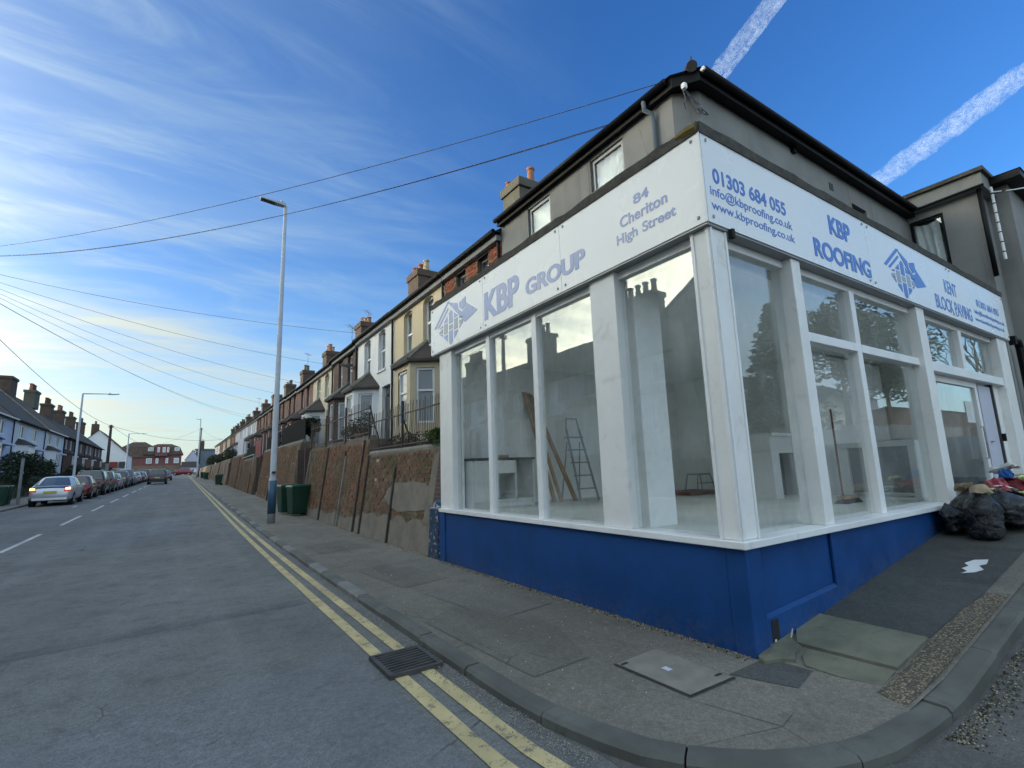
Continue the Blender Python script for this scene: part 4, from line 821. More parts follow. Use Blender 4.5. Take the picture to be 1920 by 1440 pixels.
def cement(parent, pts, th=.018, zb=zb1):
    m = MB(); f_ = [(wx(z, zb) - th, y, z) for y, z in pts]; b_ = [(wx(z, zb) + .02, y, z) for y, z in pts]; n = len(pts); m.poly(f_)
    for i in range(n): m.poly([b_[i], b_[(i + 1) % n], f_[(i + 1) % n], f_[i]])
    m.build('cement_patch', 'cement_patch', parent)
def blob(cy, cz, ry, rz, n=26): return [(cy + ry * math.cos(a) * (1 + random.uniform(-.12, .10)), cz + rz * math.sin(a) * (1 + random.uniform(-.15, .12))) for a in [-6.283 * k / n for k in range(n)]]
cement(w1, blob(9.75, 1.04, 1.38, .31)); cement(w1, [(8.44, .06)] + [(y, .60 + .05 * math.sin(y * 7) + random.uniform(-.03, .03)) for y in frange(8.44, 12.7, 30)] + [(12.7, .06)]); cement(w1, [(8.43, .6), (8.43, 1.9), (8.62, 1.85), (8.7, 1.5), (8.78, 1.1), (8.85, .62)], .022)
w2, tz2, zb2 = ret_wall(12.78, 20.0, 2.42, 2.47, 'orange brick retaining wall behind the two green bins', True, [(13.15, 2.4, 'rusty_iron', 0), (14.75, 2.05, 'coping', 1), (14.86, 2.2, 'rusty_iron', 0), (17.0, 2.4, 'rusty_iron', 0), (19.7, 2.4, 'coping', 1)], hole=lambda y, z: z < .42 + .05 * math.sin(y * 3))
cement(w2, [(12.8, .08)] + [(y, .42 + .05 * math.sin(y * 3) + random.uniform(-.03, .03)) for y in frange(12.8, 19.9, 30)] + [(19.9, .1)], .01, zb2)
w3, tz3, zb3 = ret_wall(21.9, 33.2, 2.92, 2.98, 'brick retaining wall behind the lamp post with a sloping top', True, [(22.15, 2.85, 'coping', 1), (28.6, 2.0, 'rusty_iron', 0)], hole=lambda y, z: z < .45 + .05 * math.sin(y * 2))
w4, tz4, zb4 = ret_wall(35.4, 44.5, 2.75, 2.8, 'brick retaining wall under the grey handrail and red gate', True, [(37.5, 2.6, 'rusty_iron', 0), (40, 2.6, 'coping', 1), (42.5, 2.6, 'coping', 1)])
w5, tz5, zb5 = ret_wall(44.6, 55.0, 3.3, 3.4, 'brick retaining wall behind the single green bin', True, [(47, 3.2, 'rusty_iron', 0), (52, 3.2, 'coping', 1)])
w6, _, _ = ret_wall(57.5, 72, 3.35, 3.45, 'distant brick retaining wall below brown hedge', False, [(62, 3.2, 'coping', 1), (68, 3.2, 'coping', 1)])
w7, _, _ = ret_wall(73.5, 92, 3.4, 3.5, 'farther brick retaining wall behind two small bins', False, [(80, 3.3, 'coping', 1), (86, 3.3, 'coping', 1)])
w8, _, _ = ret_wall(93, 150, 3.6, 4.0, 'farthest brick retaining wall near the bend of the road', False, [(104, 3.4, 'coping', 1), (116, 3.6, 'coping', 1)])
# dark stairs in the gaps between the walls
def steps(y0, y1, n, lab, ztop):
    t = thing('garden_steps', lab, 'steps', (3.9, y0, zr(y0)), 'steps up between the retaining walls')
    for k in range(n):
        z = zr(y0) + .05 + (ztop - zr(y0)) * k / n; MB().box(3.95 + k * .2, 6.0, y0, y1, z - .1, z + (ztop - zr(y0)) / n - .001).build('step', 'concrete_post', t)
    for y in (y0 - .02, y1 - .1): MB().box(3.9, 5.6, y, y + .12, zr(y0), ztop + .15).build('side_wall', 'dark_brick', t)
steps(20.2, 21.7, 11, 'dark narrow steps beside the two green bins', 2.4); steps(33.5, 35.1, 11, 'dark steps beside the red garden gate', 2.6); steps(55.3, 57.2, 11, 'dark steps beside the single green bin', 2.8)
# raised garden ground behind the walls
def gtop(y): return 1.96 if y < 12.75 else 2.3 if y < 21 else 2.55 if y < 45 else 2.9 if y < 90 else 3.2
m = MB(); ys_ = [8.1, 12.74, 12.76, 21, 21.01, 44.9, 45, 89.9, 90, 160]
for a, b in zip(ys_, ys_[1:]): m.poly([(4.25, a, gtop(a) - .02), (30, a, gtop(a) - .02), (30, b, gtop(b - .005) - .02), (4.25, b, gtop(b - .005) - .02)])
m.poly([(4.25, 8.1, 0), (30, 8.1, 0), (30, 8.1, 1.94), (4.25, 8.1, 1.94)]); m.build('garden_ground', 'soil_garden', None, kind='structure')
ms = thing('mosaic_pier', 'narrow blue mosaic pier at the end of the brick wall', 'pier', (3.74, 8.16, .06))
m = MB(); m.hexa([(3.70, 7.94, .05), (4.1, 7.94, .05), (4.1, 8.40, .05), (3.70, 8.40, .05), (3.72, 7.98, .92), (4.1, 7.98, .92), (4.1, 8.36, .92), (3.72, 8.36, .92)]); m.build('mosaic_face', 'mosaic', ms, bevel=.03)
MB().lathe((3.86, 8.17, .90), [(.16, 0), (.12, .10), (.05, .15)], 9).build('cap', 'mosaic', ms)
m = MB(); m.hexa([(3.80, 7.92, .9), (4.4, 7.92, .9), (4.4, 8.41, .9), (3.80, 8.41, .9), (3.98, 7.92, 2.0), (4.4, 7.92, 2.0), (4.4, 8.41, 2.0), (3.98, 8.41, 2.0)]); tag(m.build('wall_end', 'dark_brick', None), 'wall end between shop and brick wall, shade of the gap put into its colour', 'wall')  # darker brick chosen to paint in the shade of the narrow gap
# iron railings with thin leaning pickets
def railing(y0, y1, zb, h, label, n, lean=.0, posts=(), x=4.06, twist=()):
    t = thing('iron_railing', label, 'railing', (x, y0, zb), 'iron railings on top of the retaining walls')
    MB().tube([(x, y0, zb + h * .80), (x, y1, zb + h * .80)], .016, 6).build('top_rail', 'railing_iron', t); MB().tube([(x, y0, zb + .16), (x, y1, zb + .16)], .014, 6).build('bottom_rail', 'railing_iron', t)
    for k in range(n):
        y = y0 + (y1 - y0) * (k + .5) / n + random.uniform(-.015, .015); l_ = lean + random.uniform(-.03, .03)
        m = MB(); m.tube([(x, y, zb + .0), (x + random.uniform(-.01, .01), y - l_, zb + h * random.uniform(.96, 1.05))], [.008, .0065], 4); m.build('picket', 'railing_iron', t)
    for y in posts: MB().box(x - .025, x + .025, y - .025, y + .025, zb - .05, zb + h * 1.08).build('post', 'rusty_iron', t)
    for y, z0, z1, dy in twist: MB().tube([(x, y, z0), (x + .25, y + dy * .5, (z0 + z1) / 2), (x + .55, y + dy, z1)], .022, 5).build('stay', 'rusty_iron', t)
railing(8.5, 12.9, 1.98, 1.05, 'rusty leaning picket railing above the nearest brick wall', 46, .10, (10.55, 12.92), twist=((10.6, 2.8, 2.1, .5), (12.9, 3.3, 2.3, .7)))
railing(12.95, 20.0, 2.44, 1.0, 'thin iron picket railing above the wall behind the bins', 58, .02, (15.2, 17.6, 19.9))
def panel_fence(y0, y1, zb, h, mat, lab, x=4.2, w=.15):
    t = thing('board_fence', lab, 'fence', (x, y0, zb)); n = int((y1 - y0) / w)
    for k in range(n): MB().box(x, x + .03, y0 + k * w, y0 + k * w + w - .012, zb, zb + h + random.uniform(-.03, .03)).build('board', mat, t)
    for z in (.25, h - .25): MB().box(x + .03, x + .07, y0, y0 + n * w, zb + z, zb + z + .08).build('rail', mat, t)
panel_fence(21.9, 28, 2.95, .95, 'black_board', 'tall black board fence above the wall behind the lamp post')
panel_fence(28.2, 33, 2.95, .85, 'black_board', 'dark low board fence beyond the black one')
panel_fence(35.6, 38.6, 2.75, 1.2, 'red_paint', 'dull red boarded gate panel above the brick wall'); panel_fence(38.7, 44, 2.75, .9, 'black_board', 'dark boards beside the dull red panel'); panel_fence(47, 52, 3.35, 1.5, 'lilac_render', 'pale painted boards above a distant brick wall')
hr = thing('handrail', 'grey tubular handrail bent down over the brick wall', 'handrail', (3.9, 35.3, 2.0)); MB().tube([(3.72, 35.5, 1.7), (3.80, 35.5, 2.95), (3.95, 40.5, 3.0), (4.0, 44.4, 3.02)], .035, 7).build('rail', 'grey_metal', hr)

# leaf clumps
def leaves(m, c, r, n, size, flat=.5, shell=.55):
    for _ in range(n):
        while True:
            p = Vector((random.uniform(-1, 1), random.uniform(-1, 1), random.uniform(-1, 1)))
            if shell < p.length < 1: break
        q = Vector((c[0] + p.x * r[0], c[1] + p.y * r[1], c[2] + p.z * r[2])); a = Vector((random.gauss(0, 1), random.gauss(0, 1), random.gauss(0, flat))).normalized(); b = a.cross(Vector((random.gauss(0, 1), random.gauss(0, 1), random.gauss(0, 1)))).normalized(); s = size * random.uniform(.6, 1.3)
        m.poly([q - a * s, q + b * s * .45, q + a * s, q - b * s * .45])
def bush(name, lab, c, r, n, size, mat, clumps=7, cat='bush', grp=None, core=True):
    t = thing(name, lab, cat, (c[0], c[1], c[2] - r[2]), grp); m = MB()
    for k in range(clumps):
        a = random.uniform(0, 6.28); f = random.uniform(.2, .62); cc_ = (c[0] + math.cos(a) * r[0] * f, c[1] + math.sin(a) * r[1] * f, c[2] + random.uniform(-.35, .45) * r[2]); s = random.uniform(.42, .66); leaves(m, cc_, [x * s for x in r], n // clumps, size)
    m.build('foliage', mat, t)
    sm = MB()
    for k in range(5):
        a = k * 1.26; sm.tube([(c[0], c[1], c[2] - r[2]), (c[0] + math.cos(a) * r[0] * .5, c[1] + math.sin(a) * r[1] * .5, c[2] + r[2] * .2)], [.03, .012], 5)
    sm.build('stems', 'pole_wood', t); return t
bush('garden_shrub', 'bright green shrub spilling over the wall end by the shop', (4.12, 8.75, 2.17), (.34, .62, .26), 900, .045, 'leaf_green', 6)
bush('garden_shrub', 'low dark plant growing behind the rusty railing', (4.45, 11.0, 2.2), (.5, 1.4, .32), 1000, .05, 'leaf_dark', 8)
bush('garden_shrub', 'dark shrub behind the railing by the brick bay', (4.75, 16.2, 2.95), (.45, 1.1, .55), 1100, .05, 'leaf_dark', 7)
bush('garden_shrub', 'spiky dark shrub in front of the red brick houses', (4.7, 23.0, 3.5), (.35, .5, .6), 420, .12, 'leaf_dark', 6)
bush('garden_hedge', 'brown winter hedge over the distant wall', (4.4, 63, 4.0), (.7, 6, .75), 1500, .10, 'leaf_dark', 10, 'hedge')
bush('garden_hedge', 'dark hedge at the far end of the walls', (4.4, 82, 4.2), (.8, 8, .9), 1500, .12, 'leaf_dark', 10, 'hedge')
bush('garden_hedge', 'farthest hedge above the walls before the bend', (4.6, 112, 4.6), (.8, 14, 1.0), 1500, .15, 'leaf_dark', 10, 'hedge')
pt = thing('plant_pot', 'terracotta pot standing behind the railings', 'pot', (4.35, 14.8, 2.44)); MB().lathe((4.35, 14.8, 2.44), [(.09, 0), (.13, .22), (.145, .22), (.145, .26), (.12, .26)], 12).build('pot_body', 'terracotta', pt)

# ------------------------------------------------------------------ the terrace on the right
def arch_fill(m, F, a, b, z, h, d):
    """a flat brick-on-end head over an opening"""
    m.fbox(F, a - .06, b + .06, -.06, d, z, z + h)
def house(y0, y1, zg, ze, wall, lab, mirror=False, detail=2, win='white_upvc', brick=False, chim=None, baymat=None, gutter='black_upvc', grp='terraced houses above the retaining walls', bay=True, door='dark_grey_frame', dish=False):
    F = Fac(5.5, y0, (0, 1), (-1, 0)); w = y1 - y0; U = (lambda u: w - u) if mirror else (lambda u: u)
    t = thing('terraced_house', lab, 'house', (5.5, y0, zg), grp)
    def span(a, b): a, b = U(a), U(b); return (min(a, b), max(a, b))
    s = w / 3.85; ws = [span(.78 * s, 1.50 * s), span(2.32 * s, 3.02 * s)]; wz = (zg + 2.95, min(ze - .22, zg + 4.42)); ds = span(2.75 * s, 3.5 * s)
    holes = [(a, b, wz[0], wz[1]) for a, b in ws]
    if detail >= 2 or bay: holes.append((ds[0], ds[1], zg, zg + 2.35))
    m = MB(); opens(m, F, 0, w, zg - .3, ze, holes, .18)
    m.poly([F(0, 0, zg), F(0, 0, ze), F(0, -8, ze), F(0, -8, zg)]); m.poly([F(w, 0, zg), F(w, -8, zg), F(w, -8, ze), F(w, 0, ze)]); m.poly([F(0, -8, zg), F(0, -8, ze), F(w, -8, ze), F(w, -8, zg)])
    m.build('wall', wall, t)
    for a, b in ws:
        casement(t, F, a, b, wz[0], wz[1], -.11, win, .06, 'window_glass' if detail >= 2 else 'far_glass', ((wz[0] + wz[1]) / 2,), 'curtain' if detail >= 2 else None)
        MB().fbox(F, a - .06, b + .06, -.14, .05, wz[0] - .07, wz[0]).build('window_sill', 'white_render' if not brick else 'concrete_post', t)
        if detail >= 2 and not brick:
            mm = MB(); n = 8
            for i in range(n): # curved soffit of the window head
                u_ = a + (b - a) * i / n; v_ = a + (b - a) * (i + 1) / n; f = lambda q: .10 * (1 - math.sin(math.pi * (q - a) / (b - a)))
                mm.poly([F(u_, .001, wz[1]), F(u_, .001, wz[1] - f(u_)), F(v_, .001, wz[1] - f(v_)), F(v_, .001, wz[1])]); mm.poly([F(u_, .001, wz[1] - f(u_)), F(u_, -.17, wz[1] - f(u_)), F(v_, -.17, wz[1] - f(v_)), F(v_, .001, wz[1] - f(v_))])
            mm.build('window_arch', wall, t)
        elif brick:
            mm = MB(); arch_fill(mm, F, a, b, wz[1], .16, .012); mm.build('lintel', 'dark_brick', t)
    if any(len(h) and h[2] == zg for h in holes):
        dd = MB().fbox(F, ds[0], ds[1], -.17, -.12, zg, zg + 2.0).build('door', door, t); MB().fbox(F, ds[0] + .05, ds[1] - .05, -.15, -.13, zg + 2.05, zg + 2.32).build('fanlight', 'far_glass', dd)
    if bay:
        b0, b1, p = U(.35 * s), U(2.35 * s), .68; i0, i1 = U(.78 * s), U(1.86 * s); zt = zg + 2.42; P = [(b0, 0), (i0, p), (i1, p), (b1, 0)]
        mm = MB(); bw = baymat or wall
        for (ua, da), (ub, db) in zip(P, P[1:]):
            q = lambda f, z: F(ua + (ub - ua) * f, da + (db - da) * f, z)
            fr = ((0, .2), (.8, 1)); z1, z2 = zg + .75, zt - .22
            for f0, f1 in fr: mm.poly([q(f0, zg - .2), q(f1, zg - .2), q(f1, zt), q(f0, zt)])
            mm.poly([q(.2, zg - .2), q(.8, zg - .2), q(.8, z1), q(.2, z1)]); mm.poly([q(.2, z2), q(.8, z2), q(.8, zt), q(.2, zt)])
        by = mm.build('bay', bw, t)
        for (ua, da), (ub, db) in zip(P, P[1:]):
            L = math.hypot(ub - ua, db - da); du, dd_ = (ub - ua) / L, (db - da) / L; nu, nd = -dd_, du
            if nd < 0: nu, nd = -nu, -nd
            o_ = F(ua, da, 0); ax = (F(ub, db, 0)[0] - o_[0], F(ub, db, 0)[1] - o_[1]); k = math.hypot(*ax); ax = (ax[0] / k, ax[1] / k)
            c_out = F(ua + nu * 1.0, da + nd * 1.0, 0); nn = (c_out[0] - o_[0], c_out[1] - o_[1]); G = Fac(o_[0], o_[1], ax, nn)
            wo_ = MB(); a, b, z1, z2, f_ = L * .2, L * .8, zg + .75, zt - .22, .055
            wo_.fbox(G, a, a + f_, -.11, -.04, z1, z2); wo_.fbox(G, b - f_, b, -.11, -.04, z1, z2); wo_.fbox(G, a + f_, b - f_, -.11, -.04, z1, z1 + f_); wo_.fbox(G, a + f_, b - f_, -.11, -.04, z2 - f_, z2); wo_.fbox(G, a + f_, b - f_, -.11, -.038, z2 - .62, z2 - .57)
            wo_.fbox(G, a + f_, b - f_, -.085, -.075, z1 + f_, z2 - f_, 1); wo_.build('bay_window', [win, 'pale_glass' if detail >= 2 else 'far_glass'], by)
        o = .10; R = [F(b0 + (-.16 if b0 < b1 else .16), -.0, zt), F(i0 + (-.10 if b0 < b1 else .10), p + o, zt), F(i1 + (.10 if b0 < b1 else -.10), p + o, zt), F(b1 + (.16 if b0 < b1 else -.16), 0, zt)]
        A0, A1 = F(i0 * .6 + i1 * .4, .0, zt + .68), F(i0 * .4 + i1 * .6, 0, zt + .68); mm = MB(); lo = [(x, y, z - .07) for x, y, z in R]
        mm.poly([R[0], R[1], A0]); mm.poly([R[1], R[2], A1, A0]); mm.poly([R[2], R[3], A1])
        for i in range(3): mm.poly([lo[i], lo[i + 1], R[i + 1], R[i]])
        mm.poly(lo); br = mm.build('bay_roof', 'roof_tile', t)
        if detail >= 2:
            for a_, b_ in ((R[1], A0), (R[2], A1)): MB().tube([a_, b_], .05, 6).build('hip_strip', 'coping', br)
    # roof, gutter, eaves board
    rx = 3.4; rz = ze + 2.35; m = MB()
    m.poly([F(0, .17, ze - .02), F(w, .17, ze - .02), F(w, -rx, rz), F(0, -rx, rz)]); m.poly([F(0, -rx, rz), F(w, -rx, rz), F(w, -7.6, ze), F(0, -7.6, ze)]); m.poly([F(0, .17, ze - .07), F(0, -.1, ze - .07), F(w, -.1, ze - .07), F(w, .17, ze - .07)]); m.poly([F(0, .17, ze - .07), F(w, .17, ze - .07), F(w, .17, ze - .02), F(0, .17, ze - .02)]); m.poly([F(0, .17, ze), F(0, -rx, rz), F(0, -7.6, ze)])
    m.build('roof', 'roof_tile', t)
    MB().fbox(F, 0, w, .0, .13, ze - .19, ze - .075).build('eaves_board', 'concrete_post', t)
    MB().tube([F(.0, .20, ze - .01), F(w, .20, ze - .01)], .056, 8).build('gutter', 'black_upvc', t)
    if detail >= 2: MB().tube([F(.07, .05, ze - .1), F(.07, .05, zg)], .035, 7).build('downpipe', 'black_upvc', t)
    if chim:
        m = MB(); bx = 8.2; c0, c1 = y1 - .55, y1 + .55; m.box(bx - .42, bx + .42, c0, c1, ze + .6, ze + 3.05); m.box(bx - .48, bx + .48, c0 - .06, c1 + .06, ze + 3.05, ze + 3.32); cm_ = m.build('chimney', chim, t)
        for k in range(4): 
            r = .12; h = random.choice((.32, .4, .5)); MB().lathe((bx + random.uniform(-.16, .16), c0 + .14 + k * .27, ze + 3.32), [(r * 1.1, 0), (r * .9, h * .85), (r * 1.15, h * .9), (r * 1.15, h)], 9).build('chimney_pot', random.choice(('terracotta', 'pot_buff', 'chimney_stone')), cm_)
    if dish:
        mm = MB(); mm.lathe((5.2, y0 + .5, ze - .9), [(.02, 0), (.16, .04), (.26, .11), (.255, .115)], 14); mm.tube([(5.2, y0 + .5, ze - .9), (5.5, y0 + .5, ze - .95)], .02, 6); mm.build('satellite_dish', 'grey_metal', t)
    return t
h1 = house(8.47, 11.22, 1.96, 6.62, 'mortar', 'red brick terraced house joined to the grey corner building', False, 2, 'grey_metal', True, None, bay=False, gutter='black_upvc')
# its visible upper wall in real bricks
m = MB(); F1 = Fac(5.5, 8.47, (0, 1), (-1, 0)); s1 = (11.22 - 8.47) / 3.85; hw = [(.78 * s1, 1.50 * s1), (2.32 * s1, 3.02 * s1)]
row = 0; z = 4.5
while z < 6.42:
    u = .004 - (.115 if row % 2 else 0)
    while u < 2.74:
        a, b = max(u, .004), min(u + .222, 2.745)
        if b - a > .03 and not any(q[0] - .06 < (a + b) / 2 < q[1] + .06 and 4.85 < z < 6.60 for q in hw): m.fbox(F1, a, b - .0, -.02, .012 + random.uniform(-.004, .004), z, z + .066, random.randrange(3))
        u += .233
    z += .076; row += 1
m.build('brickwork', ['house_brick_0', 'house_brick_1', 'house_brick_2'], h1, kind='stuff')
HS = [(11.25, 15.02, 'cream_render', 'cream rendered terraced house with a bay right beside the shop', False, False, None, None),
      (15.02, 19.05, 'white_render', 'white rendered terraced house with arched doorway', True, False, 'chimney_brick', None),
      (19.05, 22.74, 'dark_brick', 'brown brick terraced house between white and cream houses', False, True, None, None),
      (22.74, 27.0, 'pale_cream_render', 'pale cream terraced house with small white bay', True, False, 'chimney_brick', 'white_render')]
for i, (a, b, mt, lab, mi, br, chm_, bm) in enumerate(HS): house(a, b, (2.02, 2.05, 2.1, 2.15)[i], (6.62, 6.64, 6.58, 6.50)[i], mt, lab, mi, 2, 'white_upvc', br, chm_, bm, dish=(i == 2))
# chimney shared by the cream pair stands behind them
y = 27.0; seq = ['red_brick', 'red_brick', 'red_brick', 'red_brick', 'orange_brick', 'red_brick', 'white_render', 'blue_white_render', 'white_render', 'lilac_render', 'white_render', 'orange_brick', 'red_brick', 'pale_cream_render', 'orange_brick', 'pale_cream_render', 'red_brick', 'orange_brick', 'white_render', 'pale_cream_render', 'lilac_render']
nm_ = {'red_brick': 'red brick', 'orange_brick': 'orange brick', 'white_render': 'white rendered', 'blue_white_render': 'bluish white', 'lilac_render': 'lilac grey', 'pale_cream_render': 'pale cream'}
ordn = ['first', 'second', 'third', 'fourth', 'fifth', 'sixth', 'seventh', 'eighth', 'ninth', 'tenth', 'eleventh', 'twelfth', 'thirteenth', 'fourteenth', 'fifteenth', 'sixteenth', 'seventeenth', 'eighteenth', 'nineteenth', 'twentieth', 'last']
for k, mt in enumerate(seq):
    w = 3.95 + (.6 if k > 8 else 0); br = 'brick' in mt; zg = 2.2 + .014 * (y - 27); ze = 6.5 + .0145 * (y - 27)
    house(y, y + w, zg, ze, mt, '%s terraced house, %s beyond the pale cream house' % (nm_[mt], ordn[k]), k % 2 == 0, 1, 'white_upvc', br, 'chimney_brick' if k % 2 == 1 else None, None, bay=k < 12)
    y += w
# aerials on the roofs
def aerial(x, y, z, lab, h=1.1):
    t = thing('tv_aerial', lab, 'aerial', (x, y, z), 'television aerials on the roofs'); MB().tube([(x, y, z), (x, y, z + h)], .018, 5).build('mast', 'grey_metal', t)
    m = MB(); m.tube([(x - .3, y - .45, z + h), (x + .3, y + .45, z + h + .05)], .014, 5)
    for k in range(5):
        c = Vector((x - .24 + k * .12, y - .36 + k * .18, z + h + .02)); m.tube([c + Vector((.16, -.11, 0)), c - Vector((.16, -.11, 0))], .008, 4)
    m.build('boom', 'grey_metal', t)
aerial(6.2, 22.5, 6.7, 'slanting television aerial above the brown brick house', 1.5); aerial(8.2, 42.7, 9.8, 'television aerial standing on a chimney behind the lamp post', 1.6); aerial(8.2, 74, 10.4, 'small distant television aerial on the right terrace', 1.5); aerial(8.2, 26.6, 9.7, 'little aerial on the chimney of the cream house', .7)

# ------------------------------------------------------------------ the terrace across the road
def lzg(y): return 2.25 + .004 * max(0, y)
m = MB(); ys_ = [-60, -20, 0, 20, 40, 60, 80, 100, 130, 160]; prof = [(-8.8, .11, 0), (-9.6, .45, .15), (-10.8, .78, .55), (-12.0, 1.0, .9), (-13.2, 1.0, 1.0), (-26, 1., 1.)]
for j, y in enumerate(ys_):
    for x, dz, f in prof: m.v.append((x, y, zr(y) + .1 + (lzg(y) - zr(y) - .1) * f * .98 + (.05 * hnoise(x * 2, y) if -12.5 < x < -9 else 0)))
n = len(prof)
for j in range(len(ys_) - 1):
    for k in range(n - 1): m.f.append((j * n + k, (j + 1) * n + k, (j + 1) * n + k + 1, j * n + k + 1)); m.mi.append(0)
m.build('grass_bank', 'grass_earth', None, smooth=True, kind='structure')
m = MB()
for _ in range(9000):
    x = -8.9 - random.random() * 3.8; y = 30 + random.random() ** 1.5 * 70; f = min(1, max(0, (-x - 8.8) / 3.4)) ** 1.3; z = zr(y) + .1 + (lzg(y) - zr(y) - .1) * f; h = random.uniform(.1, .3); a = random.uniform(0, 6.28); w = .03
    m.poly([(x - w * math.cos(a), y - w * math.sin(a), z), (x + w * math.cos(a), y + w * math.sin(a), z), (x + random.uniform(-.1, .1), y + random.uniform(-.1, .1), z + h)])
m.build('bank_grass', 'grass_blade', None, kind='stuff')
def left_house(y0, y1, wall, lab, ridge, brick=False, chim=1, detail=1, win='white_upvc', verge=False, grp='terraced houses across the road', cs=0):
    zg = lzg(y0); ze = zg + 4.95; F = Fac(-13, y0, (0, 1), (1, 0)); w = y1 - y0; t = thing('terraced_house', lab, 'house', (-13, y0, zg), grp)
    ww = min(2.1, w * .2); ws = [(w * .18, w * .18 + ww), (w * .60, w * .60 + ww)]; wz = (ze - 1.55, ze - .28); ds = (w * .72, w * .72 + 1.0)
    m = MB(); opens(m, F, 0, w, zg - .6, ze, [(a, b, *wz) for a, b in ws] + [(ds[0], ds[1], zg, zg + 2.2)], .18)
    m.poly([F(0, 0, zg), F(0, -9, zg), F(0, -9, ze), F(0, 0, ze)]); m.poly([F(w, 0, zg), F(w, 0, ze), F(w, -9, ze), F(w, -9, zg)]); m.poly([F(0, -9, zg), F(w, -9, zg), F(w, -9, ze), F(0, -9, ze)]); m.build('wall', wall, t)
    for k, (a, b) in enumerate(ws):
        wf = MB(); f_ = .09; wf.fbox(F, a, a + f_, -.14, -.08, *wz); wf.fbox(F, b - f_, b, -.14, -.08, *wz); wf.fbox(F, a + f_, b - f_, -.14, -.08, wz[0], wz[0] + f_); wf.fbox(F, a + f_, b - f_, -.14, -.08, wz[1] - f_, wz[1]); wf.fbox(F, (a + b) / 2 - .04, (a + b) / 2 + .04, -.14, -.08, wz[0] + f_, wz[1] - f_)
        wf = wf.build('window', win, t); MB().fbox(F, a + f_, b - f_, -.12, -.115, wz[0] + f_, wz[1] - f_).build('pane', 'far_glass', wf); MB().fbox(F, a + .1, a + (b - a) * (.42 if k == 0 else .9), -.2, -.19, wz[0] + .05, wz[1] - .05).build('curtain', 'curtain', wf)
    MB().fbox(F, ds[0], ds[1], -.16, -.1, zg, zg + 2.2).build('door', 'dark_grey_frame', t)
    b0, b1 = w * .12, w * .12 + min(4.2, w * .42); p = .8; c = (b1 - b0) * .2; zt = zg + 2.75; P = [(b0, 0), (b0 + c, p), (b1 - c, p), (b1, 0)]; mm = MB()
    for (ua, da), (ub, db) in zip(P, P[1:]): mm.poly([F(ua, da, zg - .3), F(ub, db, zg - .3), F(ub, db, zt), F(ua, da, zt)])
    by = mm.build('bay', wall, t); k_ = (b1 - b0 - 2 * c) / 3
    for i in range(3): wi = MB().fbox(F, b0 + c + k_ * i + .1, b0 + c + k_ * (i + 1) - .1, p - .03, p + .03, zg + .8, zt - .3).build('bay_window', win, by); 
    mm = MB()
    for i in range(3): mm.fbox(F, b0 + c + k_ * i + .19, b0 + c + k_ * (i + 1) - .19, p + .02, p + .036, zg + .9, zt - .4)
    mm.build('bay_panes', 'far_glass', by)
    R = [F(b0 - .2, 0, zt), F(b0 + c - .15, p + .18, zt), F(b1 - c + .15, p + .18, zt), F(b1 + .2, 0, zt)]; A0, A1 = F(b0 + c, 0, zt + .6), F(b1 - c, 0, zt + .6); mm = MB(); mm.poly([R[0], R[1], A0]); mm.poly([R[1], R[2], A1, A0]); mm.poly([R[2], R[3], A1]); mm.poly(R)
    mm.build('bay_roof', 'roof_tile', t); MB().fbox(F, b1 + .25, ds[1] + .4, 0, .7, zg + 2.45, zg + 2.6).build('porch', 'white_render', t)
    rx, rz = ridge; rz += ze; m = MB(); m.poly([F(0, .35, ze - .03), F(w, .35, ze - .03), F(w, -rx, rz), F(0, -rx, rz)]); m.poly([F(0, -rx, rz), F(w, -rx, rz), F(w, -9, ze), F(0, -9, ze)]); m.poly([F(0, 0, ze - .03), F(0, -rx, rz), F(0, -9, ze)]); m.poly([F(w, 0, ze - .03), F(w, -9, ze), F(w, -rx, rz)]); m.poly([F(0, .35, ze - .08), F(w, .35, ze - .08), F(w, 0, ze - .08), F(0, 0, ze - .08)]); m.build('roof', 'roof_brown' if verge else 'roof_tile', t)
    MB().tube([F(0, .40, ze - .05), F(w, .40, ze - .05)], .07, 6).build('gutter', 'white_upvc' if verge else 'black_upvc', t); MB().tube([F(.12, .08, ze - .1), F(.12, .08, zg)], .05, 6).build('downpipe', 'black_upvc', t)
    if verge: MB().tube([F(.0, .3, ze + .05), F(0, -rx, rz + .06)], .09, 5).build('verge', 'coping', t)
    if chim:
        m = MB(); x0, z0 = -13 - rx, rz - .6; m.box(x0 - .55, x0 + .55, y1 - 1.5 + cs, y1 + 1.1 + cs, z0, z0 + 2.1); m.box(x0 - .65, x0 + .65, y1 - 1.6 + cs, y1 + 1.2 + cs, z0 + 2.1, z0 + 2.4); cm_ = m.build('chimney', 'chimney_stone' if chim == 1 else 'chimney_brick', t)
        if chim != 3:
            for k in range(4): MB().lathe((x0, y1 - 1.2 + cs + k * .65, z0 + 2.4), [(.2, 0), (.16, .75), (.21, .8), (.21, .9)], 8).build('chimney_pot', random.choice(('terracotta', 'chimney_brick')), cm_)
    return t
LH = [(-30, -22, 'white_render', 'white terraced house far behind the viewer'), (-22, -14.5, 'dark_brick', 'dark brick terraced house behind the viewer'), (-14.5, -7.5, 'pale_cream_render', 'cream terraced house across from the junction'),
      (15.5, 21, 'pale_cream_render', 'cream house across the road seen in the shop glass'), (21, 26.5, 'white_render', 'white house across the road seen in the shop glass'), (26.5, 32, 'dark_brick', 'brick house across the road seen in the shop glass'), (32, 37.5, 'white_render', 'second white house across the road seen in the shop glass'), (37.5, 43, 'pale_cream_render', 'farther cream house across the road seen in the shop glass')]
